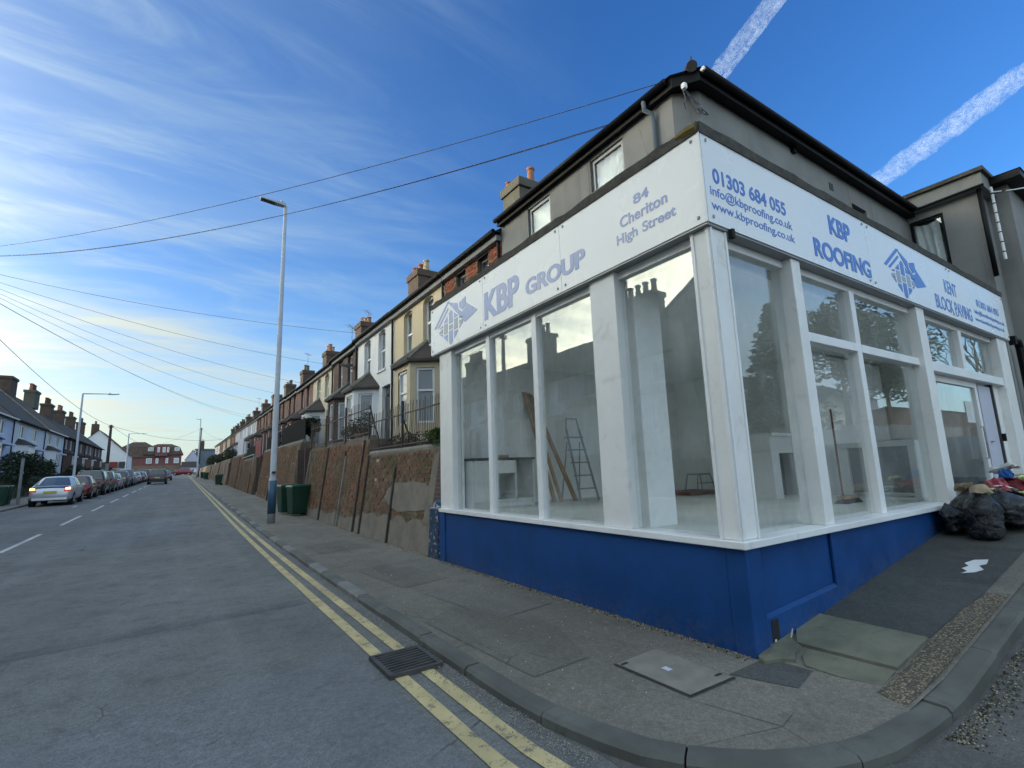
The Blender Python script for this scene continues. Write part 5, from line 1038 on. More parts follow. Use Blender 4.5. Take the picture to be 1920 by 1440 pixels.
for k, (a, b, mt, lab) in enumerate(LH): left_house(a, b, mt, lab, (3.6, 3.1), 'brick' in mt, 2 if k % 2 == 1 else 0)
left_house(43, 51.5, 'white_render', 'white house across the road just outside the picture edge', (4.2, 4.0), False, 0)
for a, b, mt, lab, ch_, vg in ((51.5, 62.2, 'blue_white_render', 'bluish white terraced house at the left edge with four tall chimney pots', 1, True), (62.2, 74.8, 'white_render', 'white terraced house with wide square chimney across the road', 3, False), (74.8, 86.1, 'white_render', 'second white terraced house next to the brown brick one across the road', 1, True), (86.1, 94, 'dark_brick', 'brown brick terraced house with bright pale windows across the road', 2, False), (94, 103, 'dark_brick', 'brown brick house behind the arm of the left street lamp', 2, False), (103, 113, 'red_brick', 'red brown terraced house beside the telegraph pole', 2, False), (113, 124, 'dark_brick', 'last dark brick terraced house before the white gabled shop', 2, False)):
    left_house(a, b, mt, lab, (4.4, 4.6) if a < 86 else (4.2, 3.8), 'brick' in mt, ch_, 1, 'white_upvc', vg, cs=-7.5 if a < 52 else 4.5 if a < 75 else 5)
# gabled house opposite the shop: its steep side shows as a dark slope in the glass
gh = thing('gabled_house', 'tall gabled house opposite the shop seen only as a reflection', 'house', (-11, 4, lzg(5))); m = MB(); z0, ze_, zp = lzg(5), 8.6, 12.2
m.box(-20, -11, 1.5, 14.5, z0 - .6, ze_); m.poly([(-11, 1.5, ze_), (-11, 14.5, ze_), (-11, 8, zp)]); m.poly([(-20, 1.5, ze_), (-20, 8, zp), (-20, 14.5, ze_)]); m.build('wall', 'pale_cream_render', gh)
m = MB(); m.poly([(-10.7, 1.1, ze_ - .2), (-20, 1.1, ze_ - .2), (-20, 8, zp + .1), (-10.7, 8, zp + .1)]); m.poly([(-10.7, 14.9, ze_ - .2), (-10.7, 8, zp + .1), (-20, 8, zp + .1), (-20, 14.9, ze_ - .2)]); m.build('roof', 'roof_tile', gh)
for y in (3.4, 9.8):
    for z in (z0 + .9, z0 + 4.0): w_ = MB().box(-11.02, -10.94, y, y + 2.2, z, z + 1.5).build('window', 'white_upvc', gh); MB().box(-10.95, -10.93, y + .12, y + 2.08, z + .12, z + 1.38).build('pane', 'far_glass', w_)

# ------------------------------------------------------------------ far end of the street
fb = thing('brick_flats', 'large red brick block of flats with brown mansard roof at the street end', 'building', (-6, 205, zr(205)))
Ff = Fac(-13.5, 205, (1, 0), (0, -1)); zb = zr(205) - .3
m = MB(); m.box(-13.5, -.2, 205, 216, zb, 9.9); m.build('wall', 'flat_brick', fb); m = MB(); m.box(-17.5, -13.4, 206.5, 215, zb, 9.0); m.build('side_wall', 'orange_brick', fb)
m = MB()
def mansard(m, x0, x1, y0, y1, z0, z1, z2, i1, i2):
    a = [(x0, y0, z0), (x1, y0, z0), (x1, y1, z0), (x0, y1, z0)]; b = [(x0 + i1, y0 + i1, z1), (x1 - i1, y0 + i1, z1), (x1 - i1, y1 - i1, z1), (x0 + i1, y1 - i1, z1)]; c = [(x0 + i2, y0 + i2, z2), (x1 - i2, y0 + i2, z2), (x1 - i2, y1 - i2, z2), (x0 + i2, y1 - i2, z2)]
    for p, q in ((a, b), (b, c)):
        for k in range(4): m.poly([p[k], p[(k + 1) % 4], q[(k + 1) % 4], q[k]])
    m.poly(c)
mansard(m, -18.2, -6.5, 204.6, 216, 9.0, 12.6, 14.3, 1.6, 4.2); mansard(m, -10.8, .3, 204.4, 216, 9.9, 12.4, 13.6, 1.1, 3.6); m.build('roof', 'roof_brown', fb)
m = MB(); m.box(-7.6, -4.2, 203.9, 206, 9.4, 12.9); m.build('centre_bay', 'flat_brick', fb)
for z, hs_ in ((10.6, [(-9.6, 1.5), (-7.0, .6), (-5.6, .8), (-4.4, .6), (-2.3, 1.4)]), (7.0, [(-9.9, 1.5), (-7.3, .7), (-4.6, .7), (-2.3, 1.4)]), (3.9, [(-11.5, 1.4), (-9, 1.4), (-6.2, 1.2), (-3.4, 1.2), (-1.4, 1.0)])):
    for x, w in hs_:
        d = 203.84 if (-7.7 < x < -4.1 and z > 9) else 204.92; w_ = MB().box(x, x + w, d, d + .3, z, z + 1.7).build('window', 'white_upvc', fb); MB().box(x + .14, x + w - .14, d - .02, d, z + .14, z + 1.56).build('pane', 'pale_glass', w_)
m = MB(); m.box(-13.6, .0, 204.86, 204.99, zb, zb + 3.2); m.build('base_storey', 'wall_brick_far', fb)
def far_house(lab, x0, x1, y0, y1, ze, zp, wall, roof, ax='x', wins=(), chim=None, grp=None):
    z0 = zr(y0) - .3; t = thing('far_house', lab, 'house', ((x0 + x1) / 2, y0, z0), grp); m = MB(); m.box(x0, x1, y0, y1, z0, ze)
    r = MB(); o = .3
    if ax == 'x': # ridge along x
        ym = (y0 + y1) / 2; m.poly([(x0, y0, ze), (x0, ym, zp), (x0, y1, ze)]); m.poly([(x1, y0, ze), (x1, y1, ze), (x1, ym, zp)]); r.poly([(x0 - o, y0 - o, ze - .1), (x1 + o, y0 - o, ze - .1), (x1 + o, ym, zp + .05), (x0 - o, ym, zp + .05)]); r.poly([(x0 - o, ym, zp + .05), (x1 + o, ym, zp + .05), (x1 + o, y1 + o, ze - .1), (x0 - o, y1 + o, ze - .1)])
    else:
        xm = (x0 + x1) / 2; m.poly([(x0, y0, ze), (x1, y0, ze), (xm, y0, zp)]); m.poly([(x0, y1, ze), (xm, y1, zp), (x1, y1, ze)]); r.poly([(x0 - o, y0 - o, ze - .1), (xm, y0 - o, zp + .05), (xm, y1 + o, zp + .05), (x0 - o, y1 + o, ze - .1)]); r.poly([(x1 + o, y0 - o, ze - .1), (x1 + o, y1 + o, ze - .1), (xm, y1 + o, zp + .05), (xm, y0 - o, zp + .05)])
    m.build('wall', wall, t); r.build('roof', roof, t)
    for x, z, w, h, mt in wins: w_ = MB().box(x, x + w, y0 - .06, y0 + .05, z, z + h).build('window', 'white_upvc', t); MB().box(x + .12, x + w - .12, y0 - .08, y0 - .058, z + .12, z + h - .12).build('pane', mt, w_)
    if chim: cm_ = MB().box(chim[0] - .6, chim[0] + .6, chim[1] - .8, chim[1] + .8, ze, chim[2]).build('chimney', 'chimney_brick', t); [MB().lathe((chim[0], chim[1] - .5 + k * .5, chim[2]), [(.18, 0), (.15, .6), (.19, .65)], 7).build('chimney_pot', 'terracotta', cm_) for k in range(3)]
    return t
wg = far_house('white gabled building with dark red shop awnings beyond the telegraph pole', -21, -10.2, 141, 153, 7.4, 12.8, 'white_render', 'roof_red', 'y', [(-13.5, 4.0, 1.0, 1.2, 'far_glass')], (-16.5, 142.5, 14.2))
for x0, x1, mt in ((-15.2, -13.4, 'dark_grey_frame'), (-13.2, -11.9, 'red_paint'), (-11.6, -10.3, 'dark_grey_frame')): MB().box(x0, x1, 140.3, 141, 4.6, 5.8).build('awning', mt, wg)
MB().box(-15.0, -10.4, 140.9, 141, 2.4, 3.4).build('shop_window', 'far_glass', wg)
far_house('pale gabled house to the right of the brick flats', 1.0, 5.2, 212, 224, 8.2, 11.8, 'lilac_render', 'roof_brown', 'y'); far_house('slate grey building behind the distant lamp post', 4.2, 12, 222, 235, 12.2, 12.9, 'slate_grey_wall', 'roof_tile', 'x', [], (6.2, 224, 15.6))
far_house('low dark roofed building beside the brick flats', .2, 4.0, 201, 206, 5.4, 7.3, 'lilac_render', 'roof_tile', 'x'); far_house('pale end house closing the right terrace', 7.5, 15, 141, 150, 9.3, 11.5, 'lilac_render', 'roof_tile', 'y', [(8.0, 6.6, 1.1, 1.2, 'far_glass')])

# ------------------------------------------------------------------ lamps, poles, wires
def lamp(x, y, h, lab, side=-1, arm=0., blue=False, r=(.085, .055)):
    z = zr(y) + .07; t = thing('street_lamp', lab, 'street lamp', (x, y, z), 'street lamps along the road')
    MB().tube([(x, y, z), (x, y, z + 1.35), (x, y, z + 1.36), (x, y, z + h)], [r[0] * 1.25, r[0] * 1.2, r[0], r[1]], 12).build('pole', 'lamp_grey', t, smooth=True)
    if blue: MB().tube([(x, y, z + .28), (x, y, z + 1.28)], r[0] * 1.29, 12).build('blue_band', 'lamp_blue', t, smooth=True); MB().box(x - .06, x + .06, y - .13, y - .09, z + 1.5, z + 1.56).build('lock_plate', 'rusty_iron', t)
    if arm: MB().tube([(x, y, z + h - .05), (x, y, z + h), (x + side * arm, y, z + h + .06)], [.055, .05, .035], 8).build('arm', 'lamp_grey', t)
    a = x + side * arm; m = MB()
    m.hexa([(a, y - .09, z + h - .02), (a, y + .09, z + h - .02), (a + side * .28, y + .12, z + h + .0), (a + side * .28, y - .12, z + h + .0), (a, y - .07, z + h + .10), (a, y + .07, z + h + .10), (a + side * .28, y + .10, z + h + .10), (a + side * .28, y - .10, z + h + .10)])
    m.hexa([(a + side * .28, y - .13, z + h + .0), (a + side * .28, y + .13, z + h + .0), (a + side * .78, y + .13, z + h + .06), (a + side * .78, y - .13, z + h + .06), (a + side * .28, y - .12, z + h + .07), (a + side * .28, y + .12, z + h + .07), (a + side * .78, y + .12, z + h + .11), (a + side * .78, y - .12, z + h + .11)])
    lm = m.build('lamp_head', 'lamp_grey', t, bevel=.01); MB().lathe((a + side * .12, y, z + h + .10), [(.035, 0), (.035, .07), (.02, .09)], 8).build('sensor', 'grey_metal', lm)
    m = MB(); m.poly([(a + side * .34, y - .10, z + h + .003), (a + side * .74, y - .10, z + h + .051), (a + side * .74, y + .10, z + h + .051), (a + side * .34, y + .10, z + h + .003)]); m.build('lens', 'dark_grey_frame', lm)
lamp(2.40, 17.17, 10.48, 'tall grey street lamp with blue painted base beside the green bins', -1, 0, True, (.092, .052))
lamp(2.45, 108, 10.6, 'distant straight street lamp at the end of the brick walls', -1, 0, False, (.13, .07))
lamp(-7.5, 55.5, 8.3, 'grey street lamp with long horizontal arm on the left pavement', 1, 1.7, False, (.095, .065)); lamp(-9.4, 128, 9.0, 'small distant street lamp with arm before the brick flats', 1, 2.2, False, (.15, .1))
def pole(x, y, h, lab, r=.15):
    z = zr(y) + .1; t = thing('telegraph_pole', lab, 'telegraph pole', (x, y, z), 'telegraph poles'); MB().tube([(x, y, z), (x, y, z + h)], [r, r * .7], 10).build('pole', 'pole_wood', t, smooth=True); MB().tube([(x, y, z + .9), (x, y, z + 2.5)], r * 1.1, 8).build('pale_band', 'concrete_post', t)
    m = MB(); m.tube([(x - .25, y, z + h - .3), (x + .25, y, z + h - .3)], .05, 6); m.build('crossbar', 'pole_wood', t)
    for k in (-.2, 0, .2): MB().lathe((x + k, y, z + h - .22), [(.05, 0), (.05, .1), (.02, .14)], 7).build('insulator', 'rusty_iron', t)
    return (x, y, z + h - .12)
pA = pole(-8.1, 24.4, 9.3, 'dark telegraph pole across the road outside the left edge'); pB = pole(-7.75, 80, 7.35, 'dark telegraph pole beyond the parked cars', .19); pC = pole(3.0, 122, 10.0, 'far thin telegraph pole behind the distant lamp post', .14)
def wire(a, b, sag, lab, r=.013):
    a, b = Vector(a), Vector(b); pts = [a.lerp(b, i / 24) - Vector((0, 0, sag * 4 * (i / 24) * (1 - i / 24))) for i in range(25)]; o = MB().tube(pts, r, 5).build('overhead_wire', 'wire_black', None, smooth=True); tag(o, lab, 'wire', 'overhead telephone wires')
wire(pA, (5.36, 3.95, 6.90), .55, 'thin overhead wire running to the corner of the grey building', .0065); wire(pA, (5.32, 4.9, 6.86), .85, 'lower twin overhead wire meeting the grey eaves', .0065); wire(Vector(pA) + Vector((.1, 0, .03)), (5.32, 5.0, 6.88), .82, 'upper twin overhead wire meeting the grey eaves', .006)
for k, (y, z, s_, tx) in enumerate(((18.2, 6.75, .35, 'brown brick house beside the white one'), (23.5, 6.6, .4, 'pale cream house'), (29.0, 6.6, .5, 'first red brick house'), (34.5, 6.7, .6, 'second pair of red brick houses'), (40.5, 6.8, .7, 'red brick houses behind the lamp post'), (50, 6.9, .9, 'first distant white house'), (52, 6.9, .8, 'second distant white house'))): wire(pA, (5.2, y, z), s_, 'thin sagging overhead wire ending at the ' + tx, .0065)
wire(pA, pB, .9, 'overhead wire sloping down to the left telegraph pole', .016); wire(pB, (5.2, 92, 7.6), .8, 'overhead wire from the left pole across to the right terrace', .018); wire(pB, (-1, 150, 7.5), 1.0, 'overhead wire from the left pole towards the brick flats', .018); wire(pC, (5.3, 96, 7.9), .4, 'short wire from the far pole to the right terrace', .018); wire(pC, (-10, 142, 8), .6, 'wire from the far pole across to the white gabled building', .018)
sgp = thing('marker_post', 'slim pale grey marker post on the left pavement behind the silver car', 'post', (-7.2, 37.3, zr(37) + .1)); MB().box(-7.26, -7.14, 37.24, 37.36, zr(37) + .08, 2.95).build('post', 'concrete_post', sgp, bevel=.01)

# ------------------------------------------------------------------ wheelie bins
def bin_parts(lab, cat='wheelie bin', grp='green wheelie bins'):
    t = thing('wheelie_bin', lab, cat, (0, 0, 0), grp); m = MB()
    m.hexa([(-.21, -.24, .06), (.21, -.24, .06), (.21, .24, .06), (-.21, .24, .06), (-.28, -.30, .98), (.28, -.30, .98), (.28, .34, .98), (-.28, .34, .98)]); m.build('body', 'bin_green', t, bevel=.03, world=False)
    m = MB(); m.hexa([(-.30, -.33, .985), (.30, -.33, .985), (.30, .38, .985), (-.30, .38, .985), (-.27, -.29, 1.05), (.27, -.29, 1.05), (.27, .34, 1.07), (-.27, .34, 1.07)]); m.build('lid', 'bin_lid_green', t, bevel=.015, world=False)
    MB().tube([(-.22, .42, .98), (.22, .42, .98)], .018, 7).build('handle', 'bin_green', t, world=False)
    for s in (-1, 1):
        m = MB(); m.tube([(s * .20, .27, .10), (s * .26, .27, .10)], .10, 12); m.build('wheel', 'rubber', t, world=False)
    return t
b0 = bin_parts('front green wheelie bin nearest the brick wall beside the lamp post'); b0.location = (3.48, 19.1, zr(19.1) + .07); b0.rotation_euler = (0, 0, R_(-78))
def put_bin(x, y, rz, lab, sc=1):
    c = copy_tree(b0); c.location = (x, y, zr(y) + .07); c.rotation_euler = (0, 0, R_(rz)); c['label'] = lab; return c
put_bin(3.30, 20.05, -82, 'green wheelie bin half hidden behind another by the dark steps')
for x, y, lab in ((3.12, 57.4, 'lone dark green wheelie bin beyond the lamp post'), (3.1, 87, 'far green bin standing third along the walls'), (3.0, 98, 'fourth green bin along the far walls'), (2.7, 118, 'farthest dark bin by the distant lamp post')): put_bin(x, y, -85, lab)
for y, lab in ((36.3, 'dark green wheelie bin at the left edge of the picture'), (37.2, 'second dark green wheelie bin beside the marker post')): put_bin(-7.75, y, 90, lab)

# ------------------------------------------------------------------ cars
def car(kind, paint, lab, x, y, rz=0, lit=False, facing=1):
    hb = dict(hatch=(4.1, 1.70, 1.46, .62), saloon=(4.5, 1.74, 1.44, .60), liftback=(4.45, 1.73, 1.49, .66), suv=(4.6, 1.86, 1.76, .74), mpv=(4.5, 1.82, 1.68, .74))[kind]
    L, Wd, Hh, bz = hb; w = Wd / 2; belt = bz + .30; rear = {'hatch': .45, 'saloon': 1.05, 'liftback': .42, 'suv': .38, 'mpv': .40}[kind]
    rr = rear + (.5 if kind in ('hatch', 'suv', 'mpv') else 1.15 if kind == 'liftback' else .75)
    St = [(0, .38, .62, .66, .80), (.06, .30, belt - .10, belt - .06, .93), (rear, .24, belt, belt + .05, 1.0), (rr, .22, belt - .02, Hh - .05, 1.0), (rr + .10, .22, belt - .02, Hh - .02, 1.0), (L * .47, .22, belt - .03, Hh, 1.0), (L * .49, .22, belt - .03, Hh, 1.0), (L * .62, .22, belt - .05, Hh - .05, 1.0), (L * .79, .22, belt - .08, belt - .02, 1.0), (L * .94, .26, belt - .20, belt - .15, .95), (L - .05, .32, belt - .32, belt - .29, .88), (L, .40, .60, .62, .78)]
    t = thing('parked_car', lab, 'car', (0, 0, 0), 'cars parked along the left kerb'); rings = []
    for (yy, zl, zb_, zt, f) in St:
        W_ = w * f; cab = zt > zb_ + .2; wtp = W_ * (.74 if cab else .90)
        half = [(0, zl), (W_ * .86, zl), (W_ * .98, zl + .12), (W_, (zl + zb_) / 2 + .05), (W_ * .965, zb_), (wtp + (.0 if cab else .02), zt - (.06 if cab else .015)), (wtp * .82, zt), (0, zt + (.02 if cab else .02))]
        rings.append([(a, yy, c) for a, c in half] + [(-a, yy, c) for a, c in reversed(half[1:-1])])
    body = MB(); glass_ = {}
    n = len(rings[0])
    def lab_face(i, k):
        k2 = k if k < 7 else 13 - k
        if k2 in (5, 6) and i == 2: return 'rear_window'
        if k2 in (5, 6) and i == 7: return 'windscreen'
        if k2 == 4 and i == 4: return 'rear_side_window'
        if k2 == 4 and i == 6: return 'front_side_window'
        return None
    V = [p for r in rings for p in r]; body.v = list(V); gl = {}
    for i in range(len(rings) - 1):
        for k in range(n):
            f = (i * n + k, i * n + (k + 1) % n, (i + 1) * n + (k + 1) % n, (i + 1) * n + k); lf = lab_face(i, k); body.f.append(f); body.mi.append(0)
            if lf: gl.setdefault(lf + ('L' if 6 < k else 'R') * ('side' in lf), []).append([Vector(V[q]) for q in f])
    body.f.append(tuple(reversed(range(n)))); body.f.append(tuple((len(rings) - 1) * n + k for k in range(n))); body.mi += [0, 0]
    body.build('body', paint, t, smooth=True, world=False)
    for nm, qs in gl.items():
        g_ = MB(); c = sum((p for q in qs for p in q), Vector()) / (4 * len(qs))
        for q in qs:
            nr = (q[1] - q[0]).cross(q[3] - q[0]); nr = nr.normalized() if nr.length else Vector((0, 0, 1))
            if nr.dot(c - Vector((0, L * .5, .8))) < 0: nr = -nr
            g_.poly([tuple(c + (p - c) * .91 + nr * .012) for p in q])
        g_.build(nm.rstrip('LR'), 'car_glass', t, world=False)
    for s in (-1, 1):
        for yy in (.82, L - .85):
            m = MB(); m.tube([(s * (w - .20), yy, .31), (s * (w + .005), yy, .31)], .38, 18); m.build('wheel_arch', 'rubber', t, world=False)
            m = MB(); m.tube([(s * (w - .21), yy, .31), (s * (w - .02), yy, .31), (s * (w + .012), yy, .31)], [.31, .31, .27], 18); wh = m.build('wheel', 'rubber', t, world=False)
            m = MB(); m.tube([(s * (w - .02), yy, .31), (s * (w + .018), yy, .31)], .20, 12); m.build('rim', 'steel', wh, world=False)
        m = MB(); m.hexa([(s * (w * .62), -.005, belt - .22), (s * (w * .93), .03, belt - .22), (s * (w * .93), .14, belt - .22), (s * (w * .62), .1, belt - .22), (s * (w * .66), .02, belt - .03), (s * (w * .94), .07, belt - .01), (s * (w * .94), .18, belt - .01), (s * (w * .66), .12, belt - .03)]); tl_ = m.build('tail_light', 'brake_red' if not lit else 'lit_red', t, world=False)
        if lit: m = MB(); m.hexa([(s * (w * .68), .0, belt - .13), (s * (w * .92), .035, belt - .13), (s * (w * .92), .1, belt - .13), (s * (w * .68), .1, belt - .13), (s * (w * .69), .01, belt - .03), (s * (w * .92), .05, belt - .02), (s * (w * .92), .1, belt - .02), (s * (w * .69), .1, belt - .03)]); m.build('lit_lamp', 'lit_amber', tl_, world=False)
        m = MB(); m.hexa([(s * w * .55, L - .10, .62), (s * w * .88, L - .22, .62), (s * w * .88, L - .3, .62), (s * w * .55, L - .2, .62), (s * w * .55, L - .12, .74), (s * w * .90, L - .26, .76), (s * w * .90, L - .34, .76), (s * w * .55, L - .22, .74)]); m.build('headlight', 'headlight', t, world=False)
        m = MB(); m.box(s * (w + .01) - .02, s * (w + .01) + .14 * s, L * .66, L * .66 + .12, belt - .02, belt + .12) if s > 0 else m.box(-(w + .15), -(w - .01), L * .66, L * .66 + .12, belt - .02, belt + .12); m.build('mirror', paint, t, bevel=.02, world=False)
        for yy in (L * .36, L * .55): m = MB(); m.box(s * (w + .002) - .02, s * (w + .002) + .02, yy, yy + .16, belt - .14, belt - .11); m.build('door_handle', 'grey_metal', t, world=False)
    m = MB(); m.box(-.26, .26, -.03, .08, belt - .30, belt - .19); m.build('number_plate', 'plate_yellow', t, world=False); m = MB(); m.box(-.26, .26, L - .06, L + .02, .44, .55); m.build('number_plate', 'plate_white', t, world=False)
    m = MB(); m.hexa([(-w * .8, -.015, .30), (w * .8, -.015, .30), (w * .8, .2, .26), (-w * .8, .2, .26), (-w * .8, .0, .44), (w * .8, .0, .44), (w * .8, .2, .44), (-w * .8, .2, .44)]); m.build('bumper', 'dark_grey_frame' if kind in ('suv', 'mpv') else paint, t, bevel=.02, world=False)
    if kind == 'liftback': m = MB(); m.hexa([(-w * .80, .085, belt - .06), (w * .80, .085, belt - .06), (w * .78, .3, belt + .05), (-w * .78, .3, belt + .05), (-w * .80, .07, belt + .02), (w * .80, .07, belt + .02), (w * .78, .3, belt + .07), (-w * .78, .3, belt + .07)]); m.build('spoiler', 'car_glass', t, world=False)
    if kind in ('suv', 'mpv'):
        for s in (-1, 1): MB().tube([(s * w * .62, rr + .1, Hh + .05), (s * w * .62, L * .6, Hh + .03)], .025, 6).build('roof_rail', 'steel', t, world=False)
    if facing < 0: t.rotation_euler = (R_(-1.0) * -1, 0, R_(180 + rz)); t.location = (x, y + L, zr(y + L / 2) + .0)
    else: t.rotation_euler = (R_(1.0), 0, R_(rz)); t.location = (x, y, zr(y) + .02)
    return t
car('liftback', 'silver_car', 'silver liftback with lit rear lamps and yellow plate, nearest parked car', -5.62, 35.2, 0, True)
row = [('hatch', 'red_car', 'dark red hatchback parked in front of the silver car', 1), ('suv', 'black_car', 'black estate with tall dark rear window behind the red hatchback', 1), ('mpv', 'grey_car', 'grey people carrier fourth in the parked row', 1), ('hatch', 'silver_car', 'silver hatchback with bright curved rear in the parked row', 1), ('mpv', 'green_car', 'dark green people carrier parked before the facing car', 1), ('suv', 'grey_car', 'grey car facing the viewer in the parked row', -1), ('hatch', 'white_car', 'small white hatchback parked beyond the facing car', 1), ('saloon', 'silver_car', 'silver saloon halfway along the far parked row', 1), ('hatch', 'blue_car', 'dark blue hatchback in the far parked row', 1), ('saloon', 'white_car', 'white saloon in the far parked row', 1), ('suv', 'black_car', 'black tall car in the far parked row', 1), ('hatch', 'grey_car', 'small grey car near the far end of the row', 1), ('mpv', 'white_car', 'white van like car near the far end of the row', 1), ('saloon', 'blue_car', 'dark blue saloon near the far end of the row', 1), ('hatch', 'silver_car', 'last small silver car in the parked row', 1)]
y = 41.2
for k, p, lab, fc in row: car(k, p, lab, -5.62 + .012 * (y - 35), y, 0, False, fc); y += 5.35
dv = car('suv', 'black_car', 'black car driving away along the left lane', -2.27, 71.5); dv['group'] = 'cars out on the road'
d2 = car('saloon', 'grey_car', 'grey car following beyond the black driving car', -2.0, 92, 0, False, -1); d2['group'] = 'cars out on the road'
for k, p, lab, x, y_, rz in (('hatch', 'grey_car', 'small grey car across the road end', -2.2, 152, 80), ('saloon', 'black_car', 'black car across the road end', .2, 158, 85), ('suv', 'crimson_car', 'crimson car parked across the road end', 2.6, 152, 80), ('hatch', 'silver_car', 'silver car parked at the bend of the road', 4.2, 165, 80), ('hatch', 'red_car', 'dark red car at the bend of the road', .6, 168, 80)):
    q = car(k, p, lab, x, y_, rz); q['group'] = 'cars at the far end of the street'; q.location.z = zr(y_) + .1

# ------------------------------------------------------------------ things inside the empty shop
FZ0 = .907
cb_ = thing('kitchen_cabinet', 'white kitchen base cabinet with dark worktop and open front inside the shop', 'cabinet', (4.6, 7.35, FZ0))
CX0, CX1, CY0, CY1 = 3.98, 5.22, 7.22, 7.74
m = MB(); m.box(CX0, CX0 + .02, CY0, CY1, FZ0, FZ0 + .78); m.box(CX1 - .02, CX1, CY0, CY1, FZ0, FZ0 + .78); m.box(4.42, 4.44, CY0, CY1, FZ0 + .1, FZ0 + .78); m.box(4.82, 4.84, CY0, CY1, FZ0 + .1, FZ0 + .78); m.box(CX0 + .02, CX1 - .02, CY0, CY1, FZ0 + .1, FZ0 + .12); m.box(CX0 + .02, CX1 - .02, CY1 - .02, CY1, FZ0 + .121, FZ0 + .78); m.build('carcass', 'cabinet_white', cb_)
MB().box(CX0 + .02, 4.42, CY0 - .02, CY0 - .001, FZ0 + .1, FZ0 + .775).build('door', 'cabinet_white', cb_); MB().box(4.44, 4.82, CY0 - .02, CY0 - .001, FZ0 + .56, FZ0 + .775).build('drawer_front', 'cabinet_white', cb_); MB().box(CX0 + .02, CX1 - .02, CY0 + .04, CY0 + .06, FZ0, FZ0 + .099).build('plinth', 'cabinet_white', cb_)
MB().box(CX0 - .01, CX1 + .01, CY0 - .03, CY1, FZ0 + .782, FZ0 + .82).build('worktop', 'worktop', cb_); MB().tube([(4.39, CY0 - .03, FZ0 + .55), (4.39, CY0 - .03, FZ0 + .72)], .008).build('handle', 'steel', cb_)
MB().tube([(4.6, 7.6, FZ0 + .12), (4.6, 7.6, FZ0 + .4), (4.68, 7.6, FZ0 + .5)], .03, 7).build('waste_pipe', 'grey_metal', cb_)
tag(MB().box(4.55, 4.78, 7.35, 7.5, FZ0 + .822, FZ0 + .87).build('wood_block', 'timber', None), 'small wooden block lying on the dark worktop', 'block')
def plank(x0, y0, x1, y1, z1, w, lab):
    a = Vector((x0, y0, FZ0)); b = Vector((x1, y1, z1)); m = MB(); n = 1; o = Vector((w / 2, 0, 0)); d = Vector((0, .02, 0)); m.hexa([a - o - d, a + o - d, a + o + d, a - o + d, b - o - d, b + o - d, b + o + d, b - o + d]); tag(m.build('timber_plank', 'timber', None), lab, 'plank', 'planks leaning inside the shop')
plank(5.72, 7.30, 5.42, 7.72, 2.98, .07, 'upright timber plank leaning on the wall, left of three'); plank(5.84, 7.25, 5.5, 7.72, 2.96, .06, 'middle timber plank leaning on the inner wall'); plank(6.18, 7.25, 5.55, 7.70, 2.94, .08, 'slanting timber plank beside the step ladder')
ld = thing('step_ladder', 'grey folding step ladder with five treads inside the shop', 'ladder', (6.35, 7.2, FZ0)); A = [(6.18, 7.25), (6.52, 7.25)]
for x in (-1, 1): MB().tube([(6.36 + x * .22, 7.05, FZ0), (6.30 + x * .16, 7.38, FZ0 + 1.35)], .024, 6).build('rail', 'grey_metal', ld); MB().tube([(6.40 + x * .22, 7.66, FZ0), (6.32 + x * .16, 7.40, FZ0 + 1.1)], .014, 6).build('rear_leg', 'grey_metal', ld)
for k in range(5): f = .16 + k * .185; MB().box(6.36 - .06 * f - .20, 6.36 - .06 * f + .20, 7.05 + .33 * f - .04, 7.05 + .33 * f + .06, FZ0 + f * 1.3, FZ0 + f * 1.3 + .025).build('tread', 'grey_metal', ld)
MB().tube([(6.14, 7.38, FZ0 + 1.35), (6.17, 7.41, FZ0 + 1.55), (6.43, 7.41, FZ0 + 1.55), (6.46, 7.38, FZ0 + 1.35)], .015, 6).build('hoop', 'grey_metal', ld)
ss = thing('step_stool', 'small grey step stool at the back of the shop', 'stool', (9.45, 6.9, FZ0)); MB().box(9.2, 9.6, 6.75, 7.05, FZ0 + .36, FZ0 + .39).build('top', 'grey_metal', ss)
for x in (9.22, 9.58):
    for y in (6.74, 7.06): MB().tube([(x + (x - 9.4) * .2, y + (y - 6.9) * .4, FZ0), (x, y, FZ0 + .36)], .014, 6).build('leg', 'grey_metal', ss)
MB().box(9.2, 9.6, 6.68, 6.78, FZ0 + .18, FZ0 + .2).build('tread', 'grey_metal', ss)
tag(MB().box(8.2, 9.15, 6.2, 6.9, FZ0 + .003, FZ0 + .07).build('floor_board', 'red_brown_wood', None), 'dark sheet of boards lying on the shop floor', 'board')
rc = thing('reception_counter', 'white boxed counter with an open recess seen through the side windows', 'counter', (8.8, 4.6, FZ0))
m = MB(); m.box(8.05, 9.75, 4.45, 5.05, FZ0 + 1.02, FZ0 + 1.07); m.box(8.07, 8.30, 4.5, 5.0, FZ0, FZ0 + 1.02); m.box(9.2, 9.75, 4.5, 5.0, FZ0, FZ0 + 1.02); m.box(8.3, 9.2, 4.5, 5.0, FZ0 + .74, FZ0 + 1.019); m.build('carcass', 'cabinet_white', rc); MB().box(8.3, 9.2, 4.93, 4.99, FZ0, FZ0 + .739).build('recess_back', 'grey_render', rc)
rc2 = thing('side_counter', 'white framed low unit with grey panel behind the broom', 'counter', (9.4, 3.6, FZ0)); m = MB(); m.box(9.3, 9.75, 2.95, 4.05, FZ0 + .78, FZ0 + .86); m.box(9.32, 9.7, 2.97, 3.06, FZ0, FZ0 + .779); m.box(9.32, 9.7, 3.9, 4.03, FZ0, FZ0 + .779); m.build('frame', 'cabinet_white', rc2); MB().box(9.38, 9.44, 3.06, 3.9, FZ0 + .06, FZ0 + .779).build('panel', 'grey_metal', rc2)
